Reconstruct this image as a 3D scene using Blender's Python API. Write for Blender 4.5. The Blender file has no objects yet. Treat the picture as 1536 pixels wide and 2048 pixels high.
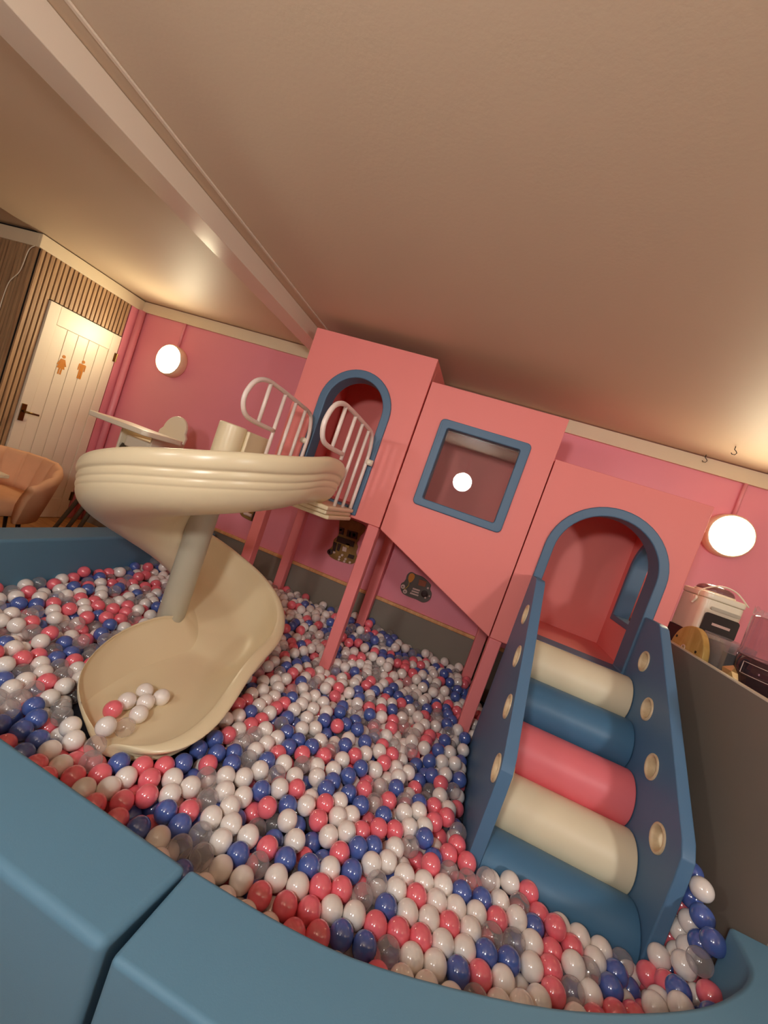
import bpy, bmesh, math, random
from mathutils import Vector, Matrix
random.seed(7)
C = bpy.context.scene.collection
scn = bpy.context.scene
# ------------------------------------------------------------------ camera
F_PX = 819.96
cam_d = bpy.data.cameras.new('camera'); cam = bpy.data.objects.new('camera', cam_d); C.objects.link(cam)
cam_d.sensor_fit = 'VERTICAL'; cam_d.sensor_height = 36.0; cam_d.sensor_width = 27.0
cam_d.lens = 36.0 * F_PX / 2048.0
cam_d.clip_start = 0.02
right = Vector((0.913944, 0.232296, 0.332783)); down = Vector((0.334382, 0.033668, -0.941836)); fwd = Vector((-0.229989, 0.972062, -0.046905))
m = Matrix((right, -down, -fwd)).transposed().to_4x4()
m.translation = Vector((0, 0, 1.385))
cam.matrix_world = m
scn.camera = cam
# ------------------------------------------------------------------ world, colour management
world = bpy.data.worlds.new('world'); scn.world = world; world.use_nodes = True
world.node_tree.nodes['Background'].inputs[0].default_value = (1, .85, .7, 1)
world.node_tree.nodes['Background'].inputs[1].default_value = 0.02
scn.view_settings.view_transform = 'Standard'; scn.view_settings.look = 'None'
scn.view_settings.gamma = 1.0; scn.view_settings.use_curve_mapping = False
scn.view_settings.exposure = 0.0
cy = scn.cycles
cy.max_bounces = 10; cy.diffuse_bounces = 6; cy.glossy_bounces = 4; cy.transparent_max_bounces = 14; cy.transmission_bounces = 6
cy.caustics_reflective = False; cy.caustics_refractive = False
cy.use_denoising = True
# colour and strength of each kind of lamp diffuser
LAMP_WARM = ((1.0, .88, .58), 62.0); LAMP_MAIN = ((1.0, .99, .95), 170.0); LAMP_SIDE = ((1.0, .99, .95), 160.0); LAMP_DIM = ((1.0, .99, .95), 80.0)
# the room's round wall lamps: (x, y, z, facing)   facing 1 = on the front wall, -1 = on the back wall
LAMPS_BACK = [(-3.50, 3.6, 1.925), (1.69, 3.6, 1.925)]
LAMPS_FRONT = [(-2.0, -.98, 1.93), (-.51, -.98, 1.93), (2.2, -.98, 1.93)]

# ------------------------------------------------------------------ materials
def srgb(r, g, b):
    f = lambda c: ((c / 255 + .055) / 1.055) ** 2.4 if c / 255 > .04045 else c / 255 / 12.92
    return (f(r), f(g), f(b), 1)
def mat(name, col, rough=.6, bump=0, bscale=200, var=0, vscale=6, spec=.5, metal=0, coat=0, detail=4):
    m = bpy.data.materials.new(name); m.use_nodes = True
    nt = m.node_tree; b = nt.nodes['Principled BSDF']
    b.inputs['Base Color'].default_value = col; b.inputs['Roughness'].default_value = rough
    b.inputs['Specular IOR Level'].default_value = spec; b.inputs['Metallic'].default_value = metal
    b.inputs['Coat Weight'].default_value = coat
    if bump or var: tc = nt.nodes.new('ShaderNodeTexCoord')
    if var:
        n = nt.nodes.new('ShaderNodeTexNoise'); n.inputs['Scale'].default_value = vscale; n.inputs['Detail'].default_value = detail
        nt.links.new(tc.outputs['Object'], n.inputs['Vector'])
        mx = nt.nodes.new('ShaderNodeMix'); mx.data_type = 'RGBA'
        mx.inputs[6].default_value = tuple(c * (1 - var) for c in col[:3]) + (1,)
        mx.inputs[7].default_value = tuple(min(1, c * (1 + var)) for c in col[:3]) + (1,)
        nt.links.new(n.outputs['Fac'], mx.inputs[0]); nt.links.new(mx.outputs[2], b.inputs['Base Color'])
    if bump:
        n2 = nt.nodes.new('ShaderNodeTexNoise'); n2.inputs['Scale'].default_value = bscale; n2.inputs['Detail'].default_value = 3
        nt.links.new(tc.outputs['Object'], n2.inputs['Vector'])
        bp = nt.nodes.new('ShaderNodeBump'); bp.inputs['Strength'].default_value = bump; bp.inputs['Distance'].default_value = .002
        nt.links.new(n2.outputs['Fac'], bp.inputs['Height']); nt.links.new(bp.outputs['Normal'], b.inputs['Normal'])
    return m
def wood(name, c1, c2, scale=(1, 1, 12), rough=.5, wscale=3.0):
    m = bpy.data.materials.new(name); m.use_nodes = True
    nt = m.node_tree; b = nt.nodes['Principled BSDF']; b.inputs['Roughness'].default_value = rough
    tc = nt.nodes.new('ShaderNodeTexCoord'); mp = nt.nodes.new('ShaderNodeMapping'); mp.inputs['Scale'].default_value = scale
    n = nt.nodes.new('ShaderNodeTexNoise'); n.inputs['Scale'].default_value = wscale; n.inputs['Detail'].default_value = 6; n.inputs['Distortion'].default_value = .6
    r = nt.nodes.new('ShaderNodeValToRGB'); r.color_ramp.elements[0].color = c1; r.color_ramp.elements[1].color = c2
    r.color_ramp.elements[0].position = .3; r.color_ramp.elements[1].position = .7
    nt.links.new(tc.outputs['Object'], mp.inputs[0]); nt.links.new(mp.outputs[0], n.inputs['Vector'])
    nt.links.new(n.outputs['Fac'], r.inputs[0]); nt.links.new(r.outputs[0], b.inputs['Base Color'])
    return m
def emit(name, col, s):
    m = bpy.data.materials.new(name); m.use_nodes = True; nt = m.node_tree; nt.nodes.clear()
    e = nt.nodes.new('ShaderNodeEmission'); e.inputs[0].default_value = col; e.inputs[1].default_value = s
    o = nt.nodes.new('ShaderNodeOutputMaterial'); nt.links.new(e.outputs[0], o.inputs[0]); return m
def clear(name, tint=(.92, .9, .9), body=.10, body_col=(.8, .78, .78, 1), ior=1.45, rough=.05, ridges=0, trans=0):
    # thin clear plastic: see-through film + a little cloudy body + fresnel gloss
    m = bpy.data.materials.new(name); m.use_nodes = True; nt = m.node_tree; nt.nodes.clear()
    t = nt.nodes.new('ShaderNodeBsdfTransparent'); t.inputs[0].default_value = (*tint, 1)
    d = nt.nodes.new('ShaderNodeBsdfDiffuse'); d.inputs[0].default_value = body_col
    if trans:
        d0 = d; tr = nt.nodes.new('ShaderNodeBsdfTranslucent'); tr.inputs[0].default_value = body_col
        d = nt.nodes.new('ShaderNodeMixShader'); d.inputs[0].default_value = trans; nt.links.new(d0.outputs[0], d.inputs[1]); nt.links.new(tr.outputs[0], d.inputs[2])
    g = nt.nodes.new('ShaderNodeBsdfGlossy'); g.inputs['Roughness'].default_value = rough
    lw0 = nt.nodes.new('ShaderNodeLayerWeight'); lw0.inputs[0].default_value = .5      # same from both sides of the film
    pw_ = nt.nodes.new('ShaderNodeMath'); pw_.operation = 'POWER'; pw_.inputs[1].default_value = 4.0
    nt.links.new(lw0.outputs['Facing'], pw_.inputs[0])
    lw = nt.nodes.new('ShaderNodeMath'); lw.operation = 'MULTIPLY_ADD'; lw.inputs[1].default_value = .5; lw.inputs[2].default_value = ((ior - 1) / (ior + 1)) ** 2 * 1.5
    nt.links.new(pw_.outputs[0], lw.inputs[0])
    lw2 = nt.nodes.new('ShaderNodeLayerWeight'); lw2.inputs[0].default_value = .25
    ma = nt.nodes.new('ShaderNodeMath'); ma.operation = 'MULTIPLY_ADD'; ma.inputs[1].default_value = .35; ma.inputs[2].default_value = body
    nt.links.new(lw2.outputs['Facing'], ma.inputs[0])
    a = nt.nodes.new('ShaderNodeMixShader'); b = nt.nodes.new('ShaderNodeMixShader'); o = nt.nodes.new('ShaderNodeOutputMaterial')
    nt.links.new(ma.outputs[0], a.inputs[0]); nt.links.new(t.outputs[0], a.inputs[1]); nt.links.new(d.outputs[0], a.inputs[2])
    nt.links.new(lw.outputs[0], b.inputs[0]); nt.links.new(a.outputs[0], b.inputs[1]); nt.links.new(g.outputs[0], b.inputs[2])
    if ridges:
        tc = nt.nodes.new('ShaderNodeTexCoord'); w = nt.nodes.new('ShaderNodeTexWave'); w.inputs['Scale'].default_value = ridges
        nt.links.new(tc.outputs['Object'], w.inputs['Vector'])
        bp = nt.nodes.new('ShaderNodeBump'); bp.inputs['Strength'].default_value = .2; bp.inputs['Distance'].default_value = .002
        nt.links.new(w.outputs['Fac'], bp.inputs['Height']); nt.links.new(bp.outputs[0], g.inputs['Normal'])
    nt.links.new(b.outputs[0], o.inputs[0]); return m

M = {}
M['ceil'] = mat('ceiling_paint', srgb(206, 186, 160), .55, .25, 60, .02, 2)
M['gloss_white'] = mat('gloss_beam_paint', srgb(224, 208, 188), .22, .15, 25, .02, 3)
M['cornice'] = mat('cornice_paint', srgb(226, 210, 178), .5, .15, 40, .03, 5)
M['pink_wall'] = mat('pink_wall_paint', srgb(234, 146, 160), .38, .2, 50, .03, 3)
M['dado'] = mat('grey_dado_paint', srgb(130, 122, 110), .6, .1, 80, .05, 3)
M['pony'] = mat('grey_partition_board', srgb(138, 129, 118), .6, .1, 90, .04, 4)
M['rail'] = wood('orange_wood_rail', srgb(206, 146, 92), srgb(230, 178, 120), (12, 1, 1))
M['slat'] = wood('oak_slat', srgb(150, 116, 84), srgb(196, 160, 118), (14, 14, .7))
M['slat_dark'] = mat('slat_backing_felt', srgb(16, 10, 8), .9)
M['door'] = mat('white_door_paint', srgb(236, 222, 198), .4, .1, 30, .02, 4)
M['brass'] = mat('dark_brass', srgb(120, 92, 50), .3, metal=1)
M['sign'] = mat('orange_pictogram', srgb(196, 120, 20), .5)
M['floor'] = wood('laminate_floor', srgb(150, 104, 56), srgb(196, 146, 86), (1, 9, 1), .4)
M['foam_blue'] = mat('blue_vinyl', srgb(92, 134, 160), .55, .12, 350, .03, 3, .3)
M['panel_blue'] = mat('climber_blue_vinyl', srgb(86, 122, 156), .45, .10, 350, .03, 3, .4)
M['frame_blue'] = mat('frame_blue_vinyl', srgb(84, 114, 142), .45, .1, 350, .02, 3, .4)
M['coral'] = mat('coral_foam', srgb(240, 140, 134), .5, .1, 350, .02, 3, .3)
M['coral_dark'] = mat('coral_leg_paint', srgb(236, 136, 136), .5, .1, 200, .03, 3, .3)
M['roll_cream'] = mat('cream_vinyl', srgb(236, 222, 190), .42, .08, 350, .02, 3, .4)
M['roll_blue'] = mat('roll_blue_vinyl', srgb(74, 118, 152), .42, .08, 350, .02, 3, .4)
M['roll_pink'] = mat('roll_pink_vinyl', srgb(240, 124, 132), .42, .08, 350, .02, 3, .4)
M['slide'] = mat('cream_slide_plastic', srgb(228, 212, 176), .28, .06, 60, .02, 5, .5)
M['post'] = mat('shade_grey_slide_post', srgb(180, 174, 154), .35, .05, 60, .02, 5)  # shadow falling on the post is mixed into this grey
M['white_metal'] = mat('white_tube', srgb(236, 218, 208), .3)
M['rim'] = wood('pale_wood_rim', srgb(214, 190, 150), srgb(236, 216, 178), (8, 8, 8), .45)
M['black'] = mat('black_plastic', srgb(24, 20, 20), .4)
M['dark_wood'] = wood('dark_grey_leg', srgb(70, 58, 46), srgb(98, 84, 66), (8, 8, 1))
M['white_plastic'] = mat('white_plastic', srgb(238, 228, 204), .3)
M['lamp_rim'] = mat('lamp_rim_pink', srgb(232, 150, 160), .4)
M['lamp_shell'] = mat('lamp_shell_cream', srgb(240, 208, 176), .4)
for nm, (c_, s_) in (('lamp_warm', LAMP_WARM), ('lamp_main', LAMP_MAIN), ('lamp_side', LAMP_SIDE), ('lamp_dim', LAMP_DIM)): M[nm] = emit(nm, (*c_, 1), s_)
M['front_wall'] = mat('front_wall_paint', srgb(214, 178, 184), .5)
M['cream_wall'] = mat('cream_wall_paint', srgb(222, 214, 198), .5)
M['velvet'] = mat('blush_velvet', srgb(224, 170, 130), .8, .2, 300, .05, 20, .2)
M['ball_white'] = mat('ball_white', srgb(238, 230, 224), .15, spec=1.0, coat=.3)
M['ball_pink'] = mat('ball_pink', srgb(238, 112, 126), .15, spec=1.0, coat=.3)
M['ball_blue'] = mat('ball_blue', srgb(76, 100, 172), .15, spec=1.0, coat=.3)
M['ball_clear'] = clear('ball_clear', (.98, .97, .97), .16, (.94, .92, .92, 1), ridges=22, trans=.5, rough=.13)
M['pane'] = clear('clear_window_pane', (.95, .93, .93), .02, (.8, .8, .8, 1), 1.5, .012)
M['acrylic'] = clear('clear_acrylic', (.95, .95, .95), .06)
M['tub'] = clear('smoky_tub', (.30, .20, .22), .25, (.10, .07, .08, 1))

# ------------------------------------------------------------------ mesh helpers
def obj(name, bm, m, parent=None, smooth=False, bevel=0, segs=2, angle=40):
    bmesh.ops.recalc_face_normals(bm, faces=bm.faces)
    me = bpy.data.meshes.new(name); bm.to_mesh(me); bm.free()
    o = bpy.data.objects.new(name, me); C.objects.link(o)
    if m is not None: me.materials.append(m)
    if smooth:
        for p in me.polygons: p.use_smooth = True
    if bevel:
        b = o.modifiers.new('bevel', 'BEVEL'); b.width = bevel; b.segments = segs; b.limit_method = 'ANGLE'; b.angle_limit = math.radians(angle)
        for p in me.polygons: p.use_smooth = True
        o.modifiers.new('normals', 'WEIGHTED_NORMAL')
    if parent: o.parent = parent; o.matrix_parent_inverse = parent.matrix_world.inverted() if False else Matrix.Translation(-parent.location)
    return o
def thing(name, label, cat, loc=(0, 0, 0), group=None):
    o = bpy.data.objects.new(name, None); C.objects.link(o); o.location = loc; o.empty_display_size = .05
    o['label'] = label; o['category'] = cat
    if group: o['group'] = group
    return o
def tag(o, label, cat, group=None):
    o['label'] = label; o['category'] = cat
    if group: o['group'] = group
    return o
def struct(name, bm, m, parent=None, **k):
    o = obj(name, bm, m, parent, **k)
    if not parent: o['kind'] = 'structure'
    return o
def B(): return bmesh.new()
def box(bm, x0, x1, y0, y1, z0, z1):
    v = [bm.verts.new(p) for p in ((x0, y0, z0), (x1, y0, z0), (x1, y1, z0), (x0, y1, z0), (x0, y0, z1), (x1, y0, z1), (x1, y1, z1), (x0, y1, z1))]
    for f in ((0, 1, 2, 3), (4, 5, 6, 7), (0, 1, 5, 4), (1, 2, 6, 5), (2, 3, 7, 6), (3, 0, 4, 7)): bm.faces.new([v[i] for i in f])
    return bm
def bx(*a): return box(B(), *a)
def ring_pts(n, r, c=(0, 0)): return [(c[0] + r * math.cos(2 * math.pi * i / n), c[1] + r * math.sin(2 * math.pi * i / n)) for i in range(n)]
def prism(bm, loops, axis, a, b):
    """solid with holes: loops of 2-D points (first outer, rest holes) extruded along an axis from a to b"""
    def P(p, d):
        if axis == 'x': return (d, p[0], p[1])
        if axis == 'y': return (p[0], d, p[1])
        return (p[0], p[1], d)
    caps = []
    rings = []
    for d in (a, b):
        edges = []; rr = []
        for lp in loops:
            vs = [bm.verts.new(P(p, d)) for p in lp]; rr.append(vs)
            edges += [bm.edges.new((vs[i], vs[(i + 1) % len(vs)])) for i in range(len(vs))]
        rings.append(rr)
        if len(loops) == 1: bm.faces.new(rr[0])
        else: bmesh.ops.triangle_fill(bm, use_beauty=True, use_dissolve=True, edges=edges)
    for l0, l1 in zip(*rings):
        n = len(l0)
        for i in range(n): bm.faces.new((l0[i], l0[(i + 1) % n], l1[(i + 1) % n], l1[i]))
    return bm
def tube(bm, pts, r, n=10, closed=False, cap=True):
    pts = [Vector(p) for p in pts]; rings = []
    N = len(pts); up = None
    for i, p in enumerate(pts):
        if closed: t = (pts[(i + 1) % N] - pts[i - 1]).normalized()
        else: t = (pts[min(i + 1, N - 1)] - pts[max(i - 1, 0)]).normalized()
        if up is None:
            up = Vector((0, 0, 1)) if abs(t.z) < .9 else Vector((1, 0, 0))
        s = t.cross(up).normalized(); up = s.cross(t).normalized()
        rr = r[i] if isinstance(r, (list, tuple)) else r
        rings.append([bm.verts.new(p + rr * (math.cos(2 * math.pi * k / n) * s + math.sin(2 * math.pi * k / n) * up)) for k in range(n)])
    for i in range(N if closed else N - 1):
        a, b = rings[i], rings[(i + 1) % N]
        for k in range(n): bm.faces.new((a[k], a[(k + 1) % n], b[(k + 1) % n], b[k]))
    if cap and not closed: bm.faces.new(rings[0][::-1]); bm.faces.new(rings[-1])
    return bm
def lathe(bm, prof, c, axis='z', n=32):
    """prof: (radius, distance along the axis); closed by caps when radius > 0"""
    rings = []
    for r, d in prof:
        ring = []
        for k in range(n):
            a = 2 * math.pi * k / n; u, v = r * math.cos(a), r * math.sin(a)
            p = {'z': (u, v, d), 'y': (u, d, v), 'x': (d, u, v)}[axis]
            ring.append(bm.verts.new((c[0] + p[0], c[1] + p[1], c[2] + p[2])))
        rings.append(ring)
    for a, b in zip(rings, rings[1:]):
        for k in range(n): bm.faces.new((a[k], a[(k + 1) % n], b[(k + 1) % n], b[k]))
    bm.faces.new(rings[0][::-1]); bm.faces.new(rings[-1])
    return bm
def arc(cx, cy, r, a0, a1, n): return [(cx + r * math.cos(math.radians(a0 + (a1 - a0) * i / n)), cy + r * math.sin(math.radians(a0 + (a1 - a0) * i / n))) for i in range(n + 1)]
def smooth_path(pts, k=6):
    out = []; n = len(pts)
    for i in range(n - 1):
        p0, p1, p2, p3 = (Vector(pts[max(i - 1, 0)]), Vector(pts[i]), Vector(pts[i + 1]), Vector(pts[min(i + 2, n - 1)]))
        for j in range(k):
            t = j / k
            out.append(.5 * ((2 * p1) + (-p0 + p2) * t + (2 * p0 - 5 * p1 + 4 * p2 - p3) * t * t + (-p0 + 3 * p1 - 3 * p2 + p3) * t ** 3))
    out.append(Vector(pts[-1])); return out
def copy_tree(o, parent=None):
    c = o.copy(); C.objects.link(c)
    if parent: c.parent = parent
    for ch in list(o.children): copy_tree(ch, c)
    return c
# ---- spiral slide geometry: stations along the trough, each an inner / outer plan point and heights
SCX, SCY = -1.50, 2.08          # centre post of the spiral
def lerp_table(tab, x):
    for (a, va), (b, vb) in zip(tab, tab[1:]):
        if x <= b:
            t = (x - a) / (b - a) if b > a else 0
            t = max(0, min(1, t))
            return va + (vb - va) * t
    return tab[-1][1]
def slide_stations():
    S = []   # (inner xy, outer xy, z_in, z_floor, z_out, z_under, ridge)
    RO = 0.625
    for y in (2.37, 2.33, 2.26, 2.17):
        k = (2.37 - y) / 0.29
        top = 1.40 + 0.07 * min(1, (2.37 - y) / 0.05)
        S.append(((-1.40, y), (SCX + RO, y), 1.30, 1.20 - .02 * k, top, 1.155 - .02 * k, 1.0))
    zo = [(0, 1.465), (45, 1.35), (90, 1.205), (135, 1.04), (180, .885), (225, .73), (270, .577), (315, .455), (345, .37), (360, .345)]
    zu = [(0, 1.13), (45, 1.01), (90, .885), (135, .745), (180, .575), (225, .405), (270, .285), (315, .17), (360, .095)]
    n = 56
    for i in range(n + 1):
        d = 360.0 * i / n
        a = -math.radians(d)
        c, s = math.cos(a), math.sin(a)
        zb = lerp_table(zu, d)
        ri = 0.06
        if d < 30: ri = 0.10 - 0.04 * d / 30
        S.append(((SCX + ri * c, SCY + ri * s), (SCX + RO * c, SCY + RO * s), zb + .125 + .10 * (1 - min(1, d / 60)) + .09 * max(0, (d - 270) / 90), zb + .032,
                  lerp_table(zo, d), zb, 1.0 if d < 300 else max(.45, 1 - (d - 300) / 110)))
    ex = [  # y, x_in, x_out, z_in, z_floor, z_out, z_under   (straight run-out, rounded end)
        (1.98, -1.475, -.865, .335, .120, .325, .088), (1.86, -1.50, -.845, .315, .113, .298, .080),
        (1.74, -1.51, -.815, .290, .107, .262, .073), (1.62, -1.485, -.79, .262, .101, .225, .066),
        (1.53, -1.45, -.79, .236, .097, .200, .062), (1.46, -1.405, -.805, .212, .094, .180, .058),
        (1.41, -1.35, -.835, .190, .092, .164, .055), (1.375, -1.285, -.875, .168, .090, .150, .052),
        (1.35, -1.215, -.925, .148, .090, .138, .050), (1.335, -1.14, -.985, .130, .090, .126, .050),
        (1.33, -1.09, -1.03, .116, .090, .116, .050)]
    for y, xi, xo, a, f, o, u in ex:
        S.append(((xi, y), (xo, y), a, f, o, u, .45))
    return S
def slide_section(st):
    (ix, iy), (ox, oy), zi, zf, zo, zu, rg = st
    L = math.hypot(ox - ix, oy - iy); dx, dy = (ox - ix) / L, (oy - iy) / L
    def P(u, off, z): return (ix + dx * (u * L + off), iy + dy * (u * L + off), z)
    pts = []
    t = min(.03, L * .12)                  # wall thickness
    w = min(.34, .45)
    for k in range(8):                     # inner surface, from the inner edge down to the floor
        ph = math.pi / 2 * (1 - k / 7)
        pts.append(P(w * (1 - math.sin(ph)), t * (k == 0) * .6, zf + (zi - zf) * (1 - math.cos(ph))))
    for k in range(10):                    # floor up the outer wall
        ph = math.pi / 2 * k / 9
        pts.append(P(.55 + .45 * math.sin(ph), -t * 1.1 * math.sin(ph), zf + (zo - .012 - zf) * (1 - math.cos(ph))))
    H = zo - zu
    sc = H / .32
    q = min(1, L / .3)
    w2 = (1 - rg) / .55 * .03              # the rolled rim widens towards the run-out
    pts.append(P(1, (-.024 - w2 * .3) * q, zo - .002)); pts.append(P(1, (w2 * .5 - .006) * q, zo + .004)); pts.append(P(1, (.012 + w2) * q, zo - .010 * sc))
    prof = [(.018, .03), (.019, .066), (.012, .080), (.002, .086), (.006, .094), (.008, .108), (.005, .122), (-.001, .127), (.002, .134), (.003, .148), (-.000, .160), (-.005, .165), (-.003, .174)]
    for off, dz in prof:
        o = off * rg + w2 * max(0, 1 - (dz / .10) ** 2) - (1 - rg) * .03 * max(0, (dz - .08) / .092)
        pts.append(P(1, o * q, zo - dz * sc))
    zs = zo - .172 * sc
    for k in range(1, 9):                  # under side
        ph = math.pi / 2 * k / 8
        pts.append(P(1 - .42 * (1 - math.cos(ph)), -.006, zs + (zu - zs) * math.sin(ph)))
    for k in range(1, 8):
        ph = math.pi / 2 * k / 7
        pts.append(P(.40 * (1 - k / 7), -.0, zu + (zi - .02 - zu) * (1 - math.cos(ph))))
    return pts
# ================================================================== the room
XL, YB, ZC = -4.10, 3.60, 2.45
struct('floor', bx(-6.1, 3.6, -1.1, 3.7, -.06, 0), M['floor'])
struct('ceiling', bx(-4.16, 3.6, -1.1, 3.7, ZC, ZC + .1), M['ceil'])
struct('ceiling', bx(-6.1, -4.161, -1.1, 2.6, ZC + .012, ZC + .10), M['ceil'])
wb = struct('wall_back', bx(-4.2, 3.6, YB, YB + .1, 0, ZC), M['pink_wall'])
obj('dado_panel', bx(-4.0, 1.2, YB - .012, YB, 0, .455), M['dado'], wb)
wl = struct('wall_left', bx(XL - .1, XL, 2.56, YB, 0, ZC), M['slat_dark'])
wh = struct('wall_hall', bx(-6.1, XL - .1, 2.56, 2.66, 0, ZC + .012), M['slat_dark'])
struct('wall_front', bx(-6.1, 3.6, -1.08, -.98, 0, ZC + .012), M['front_wall'])
struct('wall_right', bx(3.5, 3.6, -.98, YB, 0, ZC), M['cream_wall'])
struct('wall_far', bx(-6.1, -6.0, -.98, 2.56, 0, ZC + .012), M['cream_wall'])
# ceiling beam with the flush strip beside it
bm = bx(-1.91, -1.738, -.97, 3.575, ZC - .112, ZC - .001)
struct('trim_1', bm, M['gloss_white'], bevel=.004)
struct('trim_2', bx(-1.655, -1.640, -.97, 3.59, ZC - .008, ZC - .0005), M['gloss_white'])
# cornice boards: back wall, toilet wall, hall wall
struct('trim_3', bx(XL + .03, 3.49, YB - .028, YB, 2.335, 2.442), M['cornice'], bevel=.003)
struct('trim_4', bx(XL, XL + .03, 2.53, YB, 2.332, 2.441), M['cornice'], bevel=.003)
struct('trim_5', bx(-5.99, XL, 2.53, 2.56, 2.33, 2.44), M['cornice'], bevel=.003)
# wood rail on top of the grey dado
struct('trim_6', bx(-4.0, 1.2, YB - .03, YB, .457, .487), M['rail'], bevel=.006)
# vertical slats
me_sl = {}
def slat(parent, x0, x1, y0, y1, z0, z1):
    obj('slat', bx(x0, x1, y0, y1, z0, z1), M['slat'], parent)
obj('slat_backing', bx(XL, XL + .004, 2.562, 3.455, 0, 2.333), M['slat_dark'], wl)
y = 2.562; k = 0
while y < 3.45:
    slat(wl, XL + .004, XL + .022, y, min(y + .027, 3.455), 1.995 if y > 2.69 else 0.0, 2.333); y += .0405
x = XL - .012
while x > -5.3:
    slat(wh, x - .027, x, 2.54, 2.559, 0, 2.33); x -= .0405
# pink strip and painted pipe in the corner
struct('trim_7', bx(XL, XL + .02, 3.456, YB, 0, 2.333), M['pink_wall'])
bm = B(); tube(bm, [(XL + .055, 3.555, 0), (XL + .055, 3.555, 2.334)], .033, 14)
tag(obj('wall_pipe', bm, M['pink_wall'], smooth=True), 'pink painted pipe running up the corner beside the white door', 'pipe')
# ------------------------------------------------------------------ boarded white door
dr = struct('door_1', bx(XL + .0005, XL + .026, 2.722, 3.436, .004, 1.985), M['door'])
DX = XL + .026
for nm, (a, b_, c, d) in {'stile': (2.722, 2.815, .004, 1.985), 'stile.001': (3.345, 3.436, .004, 1.985), 'rail': (2.815, 3.345, 1.815, 1.985), 'rail.001': (2.815, 3.345, .004, .21)}.items():
    obj(nm.split('.')[0], bx(DX, DX + .012, a, b_, c, d), M['door'], dr, bevel=.003)
for i in range(5):
    a = 2.815 + i * .106
    obj('board', bx(DX, DX + .006, a + .002, a + .104, .212, 1.813), M['door'], dr, bevel=.003)
h = obj('handle_plate', bx(DX + .012, DX + .02, 2.735, 2.778, .905, 1.06), M['brass'], dr, bevel=.003)
bm = B(); tube(bm, [(DX + .02, 2.757, .995), (DX + .058, 2.757, .995), (DX + .062, 2.77, .995), (DX + .060, 2.86, .992)], .0095, 10)
obj('lever', bm, M['brass'], h, smooth=True)
for z in (.2, 1.72):
    bm = bx(DX + .012, DX + .017, 3.412, 3.436, z, z + .09); lathe(bm, [(.007, z), (.007, z + .09)], (DX + .018, 3.439, 0), 'z', 10)
    obj('hinge', bm, M['brass'], dr)
def picto(name, polys, circ, cyc, czc, s, dx):
    bm = B()
    for p in polys: prism(bm, [[(cyc + a * s, czc + b * s) for a, b in p]], 'x', dx, dx + .002)
    prism(bm, [ring_pts(18, circ[2] * s, (cyc + circ[0] * s, czc + circ[1] * s))], 'x', dx, dx + .002)
    obj(name, bm, M['sign'], dr)
PD = DX + .0062
picto('woman_pictogram', [[(-.10, .30), (.10, .30), (.13, .24), (.24, -.02), (.18, -.05), (.10, .13), (.20, -.20), (-.20, -.20), (-.10, .13), (-.18, -.05), (-.24, -.02), (-.13, .24)],
      [(-.09, -.2), (-.02, -.2), (-.02, -.5), (-.09, -.5)], [(.02, -.2), (.09, -.2), (.09, -.5), (.02, -.5)]], (0, .43, .085), 2.958, 1.497, .18, PD)
picto('man_pictogram', [[(-.16, .30), (.16, .30), (.20, .26), (.20, -.06), (.14, -.06), (.13, .20), (.11, .20), (.11, -.08), (-.11, -.08), (-.11, .20), (-.13, .20), (-.14, -.06), (-.20, -.06), (-.20, .26)],
      [(-.11, -.08), (-.01, -.08), (-.01, -.5), (-.11, -.5)], [(.01, -.08), (.11, -.08), (.11, -.5), (.01, -.5)]], (0, .43, .085), 3.142, 1.52, .18, PD)
# loose white cable on the slatted hall wall
bm = B(); tube(bm, smooth_path([(-4.125, 2.532, 2.33), (-4.17, 2.528, 2.28), (-4.20, 2.53, 2.1), (-4.285, 2.531, 1.98), (-4.30, 2.531, 1.75), (-4.285, 2.53, 1.55), (-4.27, 2.531, 1.3), (-4.30, 2.531, 1.0), (-4.33, 2.531, .62)], 8), .004, 6)
tag(obj('cable', bm, M['white_plastic'], smooth=True), 'thin loose white cable hanging down the dark slatted wall beyond the door corner', 'cable')
# ------------------------------------------------------------------ round wall lamps
def wall_lamp(x, y, z, s, label, lm, pipe=True):
    """s = -1: on the back wall facing the room, 1: on the front wall"""
    t = thing('wall_lamp', label, 'lamp', (x, y, z), 'round wall lamps')
    bm = B(); lathe(bm, [(.10, 0.001 * s), (.156, 0.002 * s), (.162, .012 * s), (.161, .07 * s), (.155, .092 * s), (.147, .098 * s), (.143, .092 * s), (.143, .070 * s), (.02, .068 * s)], (x, y, z), 'y', 40)
    obj('lamp_base', bm, M['lamp_shell'], t, smooth=True)
    bm = B(); lathe(bm, [(.10, .071 * s), (.142, .072 * s), (.142, .092 * s), (.132, .102 * s), (.10, .110 * s), (.05, .114 * s), (.01, .115 * s)], (x, y, z), 'y', 40)
    obj('diffuser', bm, M[lm], t, smooth=True)
    if pipe:
        bm = B(); tube(bm, [(x, y + .02 * s, z + .163), (x, y + .02 * s, 2.335)], .0135, 10); obj('conduit', bm, M['lamp_rim'], t, smooth=True)
    return t
wall_lamp(*LAMPS_BACK[0], -1, 'glowing round wall lamp with pink conduit above the high chairs, left of the play tower', 'lamp_warm')
wall_lamp(*LAMPS_BACK[1], -1, 'glowing round wall lamp with pink conduit above the toy counter, right of the play tower', 'lamp_warm')
for l, n, lm in zip(LAMPS_FRONT, ('nearest the hall', 'mirrored in the tower window', 'nearest the counter'), ('lamp_dim', 'lamp_main', 'lamp_side')):
    wall_lamp(*l, 1, 'round wall lamp on the wall behind the viewer, ' + n, lm)
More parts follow.
